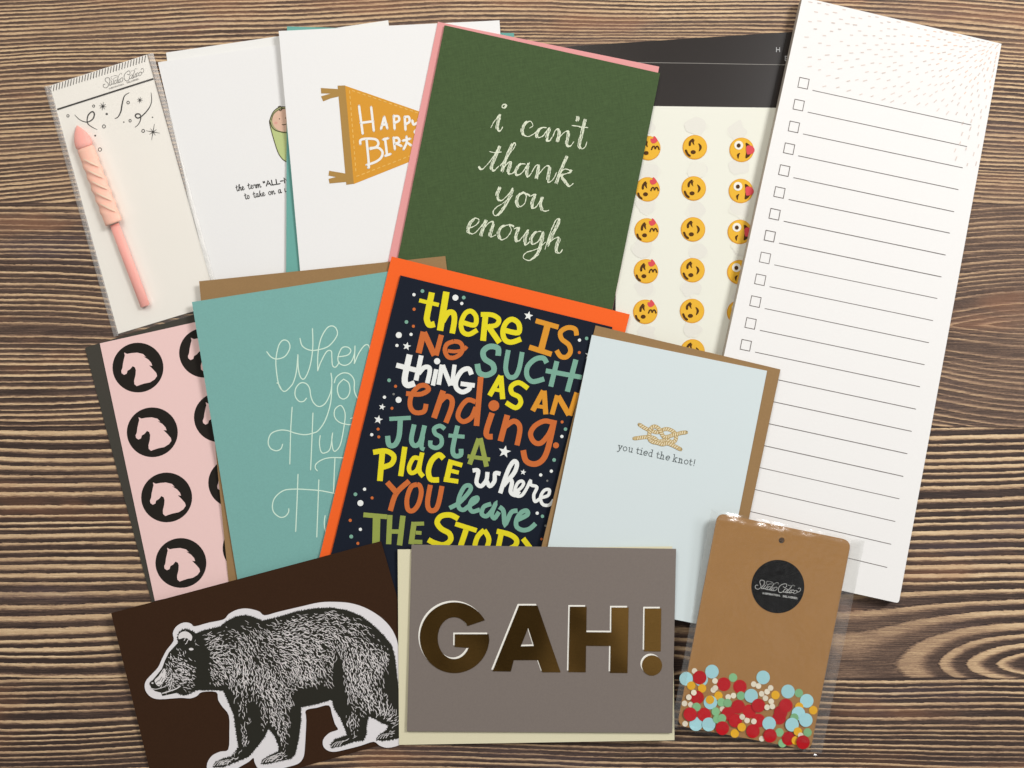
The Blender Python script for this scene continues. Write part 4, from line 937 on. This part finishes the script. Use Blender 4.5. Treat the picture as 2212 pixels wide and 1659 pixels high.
for _ in range(26000):
    x, y = rb.uniform(1290, 3500), rb.uniform(300, 1660)
    den = sum(a * math.exp(-(((x - cx) ** 2 + (y - cy) ** 2) / (r * r))) for cx, cy, r, a in LIGHT)
    den -= sum(a * math.exp(-(((x - cx) / rx) ** 2 + ((y - cy) / ry) ** 2)) for cx, cy, rx, ry, a in DARK)
    den *= .8
    if rb.random() > den: continue
    if not inside((x, y), BODY): continue
    ed = edge_d(x, y)
    lim = 14 if (x < 1700 or y > 1500) else 44
    if ed < lim * rb.uniform(.6, 1.2): continue
    gs = 13 if (x < 1720 or y > 1540) else GS
    gx, gy = int(x / gs), int(y / gs)
    if (gx, gy) in grid: continue
    grid[gx, gy] = 1
    fx, fy = flow(x, y); j = rb.gauss(0, .34); fx, fy = fx * math.cos(j) - fy * math.sin(j), fx * math.sin(j) + fy * math.cos(j)
    L = rb.uniform(12, 24) if rb.random() < .45 else rb.uniform(24, 58) * (.75 if x < 1750 else 1.0); bend = rb.uniform(-.22, .22) * L; w = rb.uniform(3.2, 7.2) * min(1.2, .7 + .4 * den)
    q_ = [(x - fx * L / 2, y - fy * L / 2), (x - fy * bend, y + fx * bend), (x + fx * L / 2, y + fy * L / 2)]
    if not (inside(q_[0], BODY) and inside(q_[2], BODY)): continue
    k.stroke(WB(catmull(q_, n=3)), w / 4, BW, smooth=False, taper=lambda t: .25 + .75 * math.sin(math.pi * (.05 + .9 * t)), lift=.00012); cnt += 1
# drawn features: ear, nose, mouth, eye, claws
k.poly(WB(catmull(pts("1545,545 1545,505 1580,480 1625,485 1660,520 1650,560 1620,540 1585,535"), True, 4)), BW, lift=.0002)
k.poly(WB(catmull(pts("1568,555 1562,520 1590,500 1625,508 1645,545 1630,580 1600,600 1575,580"), True, 4)), BB, lift=.00024)
for p in ("1590,560 1605,530", "1612,575 1630,545", "1600,590 1618,575"): k.stroke(WB(p), 1.4, BW, lift=.0003)
k.poly(WB(ell(1652, 632, 20, 11)), BW, lift=.0002)
k.poly(WB(catmull(pts("1335,905 1375,860 1415,800 1432,830 1425,880 1400,930 1365,950"), True, 4)), BW, lift=.0002)
for p in ("1345,925 1370,900", "1372,912 1400,870", "1395,915 1412,880", "1360,940 1385,935", "1400,840 1412,815"): k.stroke(WB(p), 1.1, BB, lift=.00026)
k.poly(WB(catmull(pts("1292,925 1315,902 1338,915 1335,945 1312,958 1298,945"), True, 4)), BB, lift=.00026)
k.poly(WB(ell(1318, 925, 9, 7)), BW, lift=.0003)
k.stroke(WB("1300,968 1345,978 1400,965 1440,945"), 1.3, BW, lift=.0003); k.stroke(WB("1400,1015 1450,1000 1520,975 1560,950"), 2.2, BW, lift=.0003)
k.poly(WB(ell(1452, 785, 14, 9, rot=30)), BB, lift=.0003)
for x, y in ((1850, 1640), (2268, 1612), (2862, 1475), (3262, 1408)):
    for d_ in range(4): k.stroke(WB([(x + d_ * 24, y + 2 - d_ * 3), (x + 22 + d_ * 24, y - 26 - d_ * 4), (x + 58 + d_ * 24, y - 46 - d_ * 4)]), 1.5, BW, lift=.0003, taper=lambda t: 1 - .6 * t)
k.build('bear_engraving', be)

# ================================================================== GAH card on cream envelope
q = [(859, 1187), (1452, 1180.5), (1457, 1599), (862, 1609)]
o, pl = envelope(q, CREAM, 'pale cream envelope edging the grey card with foil lettering')
q = [(889, 1176.5), (1460.5, 1185.75), (1452, 1583), (879, 1579.75)]
gh, pl = card(rounded(q, [0, 0, 2.5, 1]) if False else q, GREY, 'warm grey card with large gold foil capital letters', t=0.8, lift=(0, 0, .8, .6))
fm = bpy.data.materials.new('gold_foil'); fm.use_nodes = True; ft = NT(fm.node_tree); fb = fm.node_tree.nodes['Principled BSDF']
fb.inputs['Metallic'].default_value = 1.0; fb.inputs['Roughness'].default_value = 0.15
geo = ft.new('ShaderNodeNewGeometry'); sp = ft.new('ShaderNodeSeparateXYZ'); fm.node_tree.links.new(geo.outputs['Position'], sp.inputs[0])
fn = ft.noise(ft.vec(ft.mul(sp.outputs[0], 260.0), ft.mul(sp.outputs[1], 2600.0)), 1, 3, .6)
fm.node_tree.links.new(ft.mix(fn, (0.22, 0.118, 0.030, 1), (0.36, 0.20, 0.056, 1)), fb.inputs['Base Color'])
fbn = ft.new('ShaderNodeBump'); fbn.inputs['Strength'].default_value = .5; fbn.inputs['Distance'].default_value = .0030
fm.node_tree.links.new(ft.noise(geo.outputs['Position'], 22, 1, .4), fbn.inputs['Height']); fm.node_tree.links.new(fbn.outputs[0], fb.inputs['Normal'])
def glyphs(dx, dy):
    sh = lambda i, P: T(i, 3, [(u + dx, v + dy) for u, v in P])
    outer = []
    for a in np.linspace(-29.5, -357, 60): outer.append((1716 + 300 * math.cos(math.radians(a)), 533 + 306 * math.sin(math.radians(a))))
    inner = []
    for a in np.linspace(28, 325, 46): inner.append((1712 + 142 * math.cos(math.radians(a)), 537 + 181 * math.sin(math.radians(a))))
    G = outer + [(2010, 503), (1718, 503), (1717, 612)] + inner
    A = pts("62,255 220,255 420,832 262,832 225,727 15,727 -10,825 -167,823"); Ah = pts("140,447 190,605 76,608")
    H = pts("500,265 645,265 643,485 858,487 860,272 1008,272 998,838 848,837 852,605 640,603 637,832 488,830")
    E1 = pts("1147,280 1290,280 1285,652 1142,650"); E2 = ell(1210, 773, 87, 88, n=40)
    return [(sh(1, G), ()), (sh(2, A), (sh(2, Ah),)), (sh(2, H), ()), (sh(2, E1), ()), (sh(2, E2), ())]
k = Ink(pl)
for p, h_ in glyphs(-13, -14): k.poly(p, ink('letter_white', (252, 248, 238)), h_)
k.build('white_underprint', gh)
for nm, (p, h_) in zip(('foil_letter', 'foil_letter', 'foil_letter', 'foil_mark', 'foil_mark'), glyphs(0, 0)):
    k = Ink(pl, base=.0003); k.poly(p, fm, h_); k.build(nm, gh)

# ================================================================== kraft tag with confetti in a clear sleeve
q = [(1551, 1108), (1839, 1168), (1751, 1621), (1463, 1567)]
bot, pl, abc, top_tag = rest(q, 0.7)
tg = empty('kraft_tag', centre(q, bot), 'rounded kraft board tag with a round black sticker', 'tag')
hole = ell(1688.5, 1167.5, 6.5, 6.5, n=16)
slab('board', rounded(q, 19), pl, 0.0007, KRAFT2, tg, holes=[hole[::-1]])
STK = paper('black_sticker', (4, 4, 4), rough=.5, spec=.15, grain=.02)
slab('round_sticker', ell(1680.5, 1267, 57, 57.5, n=64), pl, 0.00018, STK, tg, off=0.0002)
k = Ink(pl, base=.00026); a_ = math.radians(26.6); ca_, sa_ = math.cos(a_), math.sin(a_)
p0 = Vector(CR(310, 180, 200, "400,1020")[0]); SW = ink('sticker_white', (214, 214, 210))
def tf(x, y):
    d = (Vector((x, y)) - p0) * 1.04; return (1643 + d.x * ca_ - d.y * sa_, 1270.5 + d.x * sa_ + d.y * ca_)
logo(k, SW, tf, .064)
write(k, CAPS, 'INSPIRATION.', (1647, 1283), (1686, 1288.8), 3.6, SW, .8, smooth=False); write(k, CAPS, 'DELIVERED.', (1691, 1289.5), (1724, 1294.5), 3.6, SW, .8, smooth=False)
k.build('sticker_lettering', tg)

CONF = [('B', 1505, 888), ('W', 1577, 821), ('B', 1635, 895), ('R', 1622, 878), ('B', 1728, 826), ('G', 1910, 878), ('W', 1754, 907), ('R', 1831, 936), ('R', 1970, 957), ('Y', 1549, 948), ('Y', 1643, 971), ('W', 1740, 985), ('W', 1757, 968), ('R', 1600, 1050), ('W', 1571, 1008), ('Y', 1784, 1035), ('W', 1528, 1048), ('B', 1715, 1093), ('Y', 1711, 1070), ('W', 1868, 1046), ('W', 1914, 1034), ('G', 1978, 1035), ('B', 2067, 1035), ('G', 1810, 1092), ('G', 1863, 1098), ('W', 1491, 1102), ('W', 1545, 1112), ('G', 1595, 1132), ('W', 1818, 1150), ('R', 2050, 1170), ('R', 1955, 1130), ('R', 2130, 1120), ('R', 1870, 1190), ('G', 1760, 1172), ('B', 1590, 1280), ('R', 1540, 1195), ('R', 1660, 1198), ('B', 1700, 1283), ('G', 1772, 1237), ('G', 1815, 1230), ('R', 1930, 1250), ('R', 2130, 1250), ('W', 1990, 1218), ('W', 2031, 1248), ('W', 2090, 1257), ('R', 1818, 1315), ('Y', 1985, 1307), ('Y', 1925, 1361), ('R', 2082, 1341), ('W', 1496, 1277), ('W', 2158, 1407), ('W', 2089, 935), ('W', 2130, 951), ('B', 2170, 877), ('W', 2157, 1018), ('W', 2205, 1000), ('W', 2190, 1056),
        ('W', 2205, 1135), ('W', 2235, 968), ('W', 2240, 1084), ('W', 2250, 1127), ('Y', 2277, 1029), ('R', 2309, 1225), ('R', 2322, 1180), ('R', 2367, 1120), ('B', 2385, 998), ('G', 2479, 1012), ('B', 2547, 1079), ('Y', 2482, 1130), ('B', 2475, 1188), ('G', 2440, 1225), ('B', 2539, 1245), ('B', 2420, 1285), ('B', 2222, 1275), ('Y', 2603, 1160), ('G', 2312, 1352), ('R', 2230, 1380), ('Y', 2470, 1345), ('G', 2554, 1352), ('G', 2337, 1445), ('R', 2390, 1405), ('W', 2495, 1378), ('Y', 2452, 1422), ('R', 2515, 1437)]
CM = {'R': (paper('confetti_red', (190, 22, 32), grain=.02), 58, 'large red'), 'B': (paper('confetti_blue', (172, 222, 228), grain=.02), 58, 'large pale blue'), 'Y': (paper('confetti_yellow', (238, 178, 40), grain=.02), 36, 'golden yellow'), 'G': (paper('confetti_green', (136, 190, 138), grain=.02), 36, 'sage green'), 'W': (paper('confetti_cream', (236, 226, 204), grain=.02), 24, 'tiny cream')}
for m_, _, _ in CM.values():      # each punched disc a touch lighter or darker than the next
    t_ = NT(m_.node_tree); b_ = m_.node_tree.nodes['Principled BSDF']; src = b_.inputs['Base Color'].links[0].from_socket
    oi = t_.new('ShaderNodeObjectInfo'); vm_ = t_.new('ShaderNodeVectorMath', operation='SCALE')
    m_.node_tree.links.new(src, vm_.inputs[0]); t_.put(vm_.inputs['Scale'], t_.add(0.94, t_.mul(oi.outputs['Random'], 0.22))); m_.node_tree.links.new(vm_.outputs[0], b_.inputs['Base Color'])
ORD = ['first', 'second', 'third', 'fourth', 'fifth', 'sixth', 'seventh', 'eighth', 'ninth', 'tenth', 'eleventh', 'twelfth', 'thirteenth', 'fourteenth', 'fifteenth', 'sixteenth', 'seventeenth', 'eighteenth', 'nineteenth', 'twentieth', 'twenty first', 'twenty second', 'twenty third', 'twenty fourth', 'twenty fifth', 'twenty sixth', 'twenty seventh', 'twenty eighth']
rank = {}
for c in CM:
    idx = sorted([i for i, d in enumerate(CONF) if d[0] == c], key=lambda i: CONF[i][1])
    for n_, i in enumerate(idx): rank[i] = n_
lev = []
for i, (c, u, v) in enumerate(CONF):
    r = CM[c][1]
    l = max([0] + [lev[j] + 1 for j in range(i) if math.dist((u, v), CONF[j][1:]) < r + CM[CONF[j][0]][1] - 2])
    lev.append(l)
rc = random.Random(9)
for i, (c, u, v) in enumerate(CONF):
    m, r, nm = CM[c]; x, y = T(2, 3, [(u, v)])[0]
    off = 0.00018 + lev[i] * 0.00016
    n_ = 36 if r > 30 else 20
    rr = r / 4; poly_ = ell(x, y, rr, rr * 1.02, n=n_)
    tx, ty = rc.uniform(-1, 1) * .00004, rc.uniform(-1, 1) * .00004
    o = slab('paper_confetti', poly_, pl, 0.00014, m, off=off)
    ctr = pl.at(x, y, off); o.data.transform(Matrix.Translation(-ctr)); o.location = ctr
    lab = '%s confetti disc on the tag, %s of its colour from left' % (nm, ORD[rank[i]])
    tag(o, lab, 'confetti', 'paper confetti discs in the sleeve')
def ztag(x, y): return top_tag[0] + top_tag[1] * x + top_tag[2] * y
def z_film2(x, y, u, v):
    edge = min(u, 1 - u); out = max(0, .055 - u) + max(0, u - .93)
    b = ztag(x, y) + 1.5
    b += 0.25 * mn.noise(Vector((x * .012, y * .014, 2)))
    if u < .06 or u > .92: b -= 0.9 * min(1, out * 16)
    amp = .05 if v < .045 else (.55 if v > .96 else (.3 if edge < .08 else .08))
    if v < .06: b += .22 * mn.noise(Vector((x * .03, 3.0, 1.0))) * min(1, v / .03)
    b += amp * mn.noise(Vector((x * .09, y * .16, 6))) + amp * .5 * mn.noise(Vector((x * .3, y * .3, 8)))
    if v < .045: b -= 1.62 * (0.045 - v) / .045
    if v > .965: b -= 1.2
    return max(b, .4)
sl = film_sheet('clear_sleeve', [(1536, 1099), (1869, 1168), (1775, 1629), (1448, 1575)], z_film2, 'clear sleeve round the kraft tag and loose confetti', n=(90, 130))
V, Fc = [], []; rt = random.Random(4)
for cx, cy, dx, dy, n_ in ((1742, 1624, 22, 10, 9), (1458, 1568, -12, 10, 6), (1866, 1170, 10, 4, 5)):
    for i in range(n_):
        b_ = len(V); x, y = cx + rt.uniform(-.2, 1) * dx, cy + rt.uniform(-.6, 1) * dy
        for q_ in range(3): V.append(at_z(x + rt.uniform(-6, 6), y + rt.uniform(-6, 6), rt.uniform(.0004, .0035)))
        Fc.append((b_, b_ + 1, b_ + 2))
    link_mesh('crumpled_corner', V, Fc, film('crumpled_film', gloss=.10, rough=.25, milk=.10), None, sl); V, Fc = [], []
SEAM2 = film('tag_seam_film', gloss=.06, rough=.2, milk=.09, wr=.4)
SEAM = film('seam_film', gloss=.07, rough=.2, milk=.26, wr=.4)
def seam(a, b, c, d, zf, parent, rnd_, m_=None):
    """the doubled, heat sealed margin of a sleeve"""
    V, Fc = [], []; n_ = 90
    for i in range(n_ + 1):
        t_ = i / n_
        for j in range(5):
            u_ = j / 4; x = (a[0] * (1 - u_) + b[0] * u_) * (1 - t_) + (d[0] * (1 - u_) + c[0] * u_) * t_; y = (a[1] * (1 - u_) + b[1] * u_) * (1 - t_) + (d[1] * (1 - u_) + c[1] * u_) * t_
            z = zf(x, y) + .07 * mn.noise(Vector((x * .07, y * .05, rnd_))) + (.25 if j in (1, 3) else 0)
            V.append(at_z(x, y, max(.2, z) * .001))
        if i:
            for j in range(4): p = (i - 1) * 5 + j; Fc.append((p, p + 5, p + 6, p + 1))
    link_mesh('seam', V, Fc, m_ or SEAM, None, parent, smooth=True)
seam((95, 187), (108.5, 184), (256, 724), (246, 728), lambda x, y: z_hdr(x, y) * .6 + .5, sl2, 1)
seam((317.5, 117), (331, 114), (481, 664), (468.5, 659), lambda x, y: z_hdr(x, y) + .6, sl2, 2)
seam((1537, 1100), (1551, 1109), (1463, 1571), (1449, 1574), lambda x, y: ztag(x, y) + .2, sl, 3, SEAM2)
seam((1838, 1166), (1868, 1169), (1775, 1628), (1751, 1623), lambda x, y: ztag(x, y) + .4, sl, 4, SEAM2)
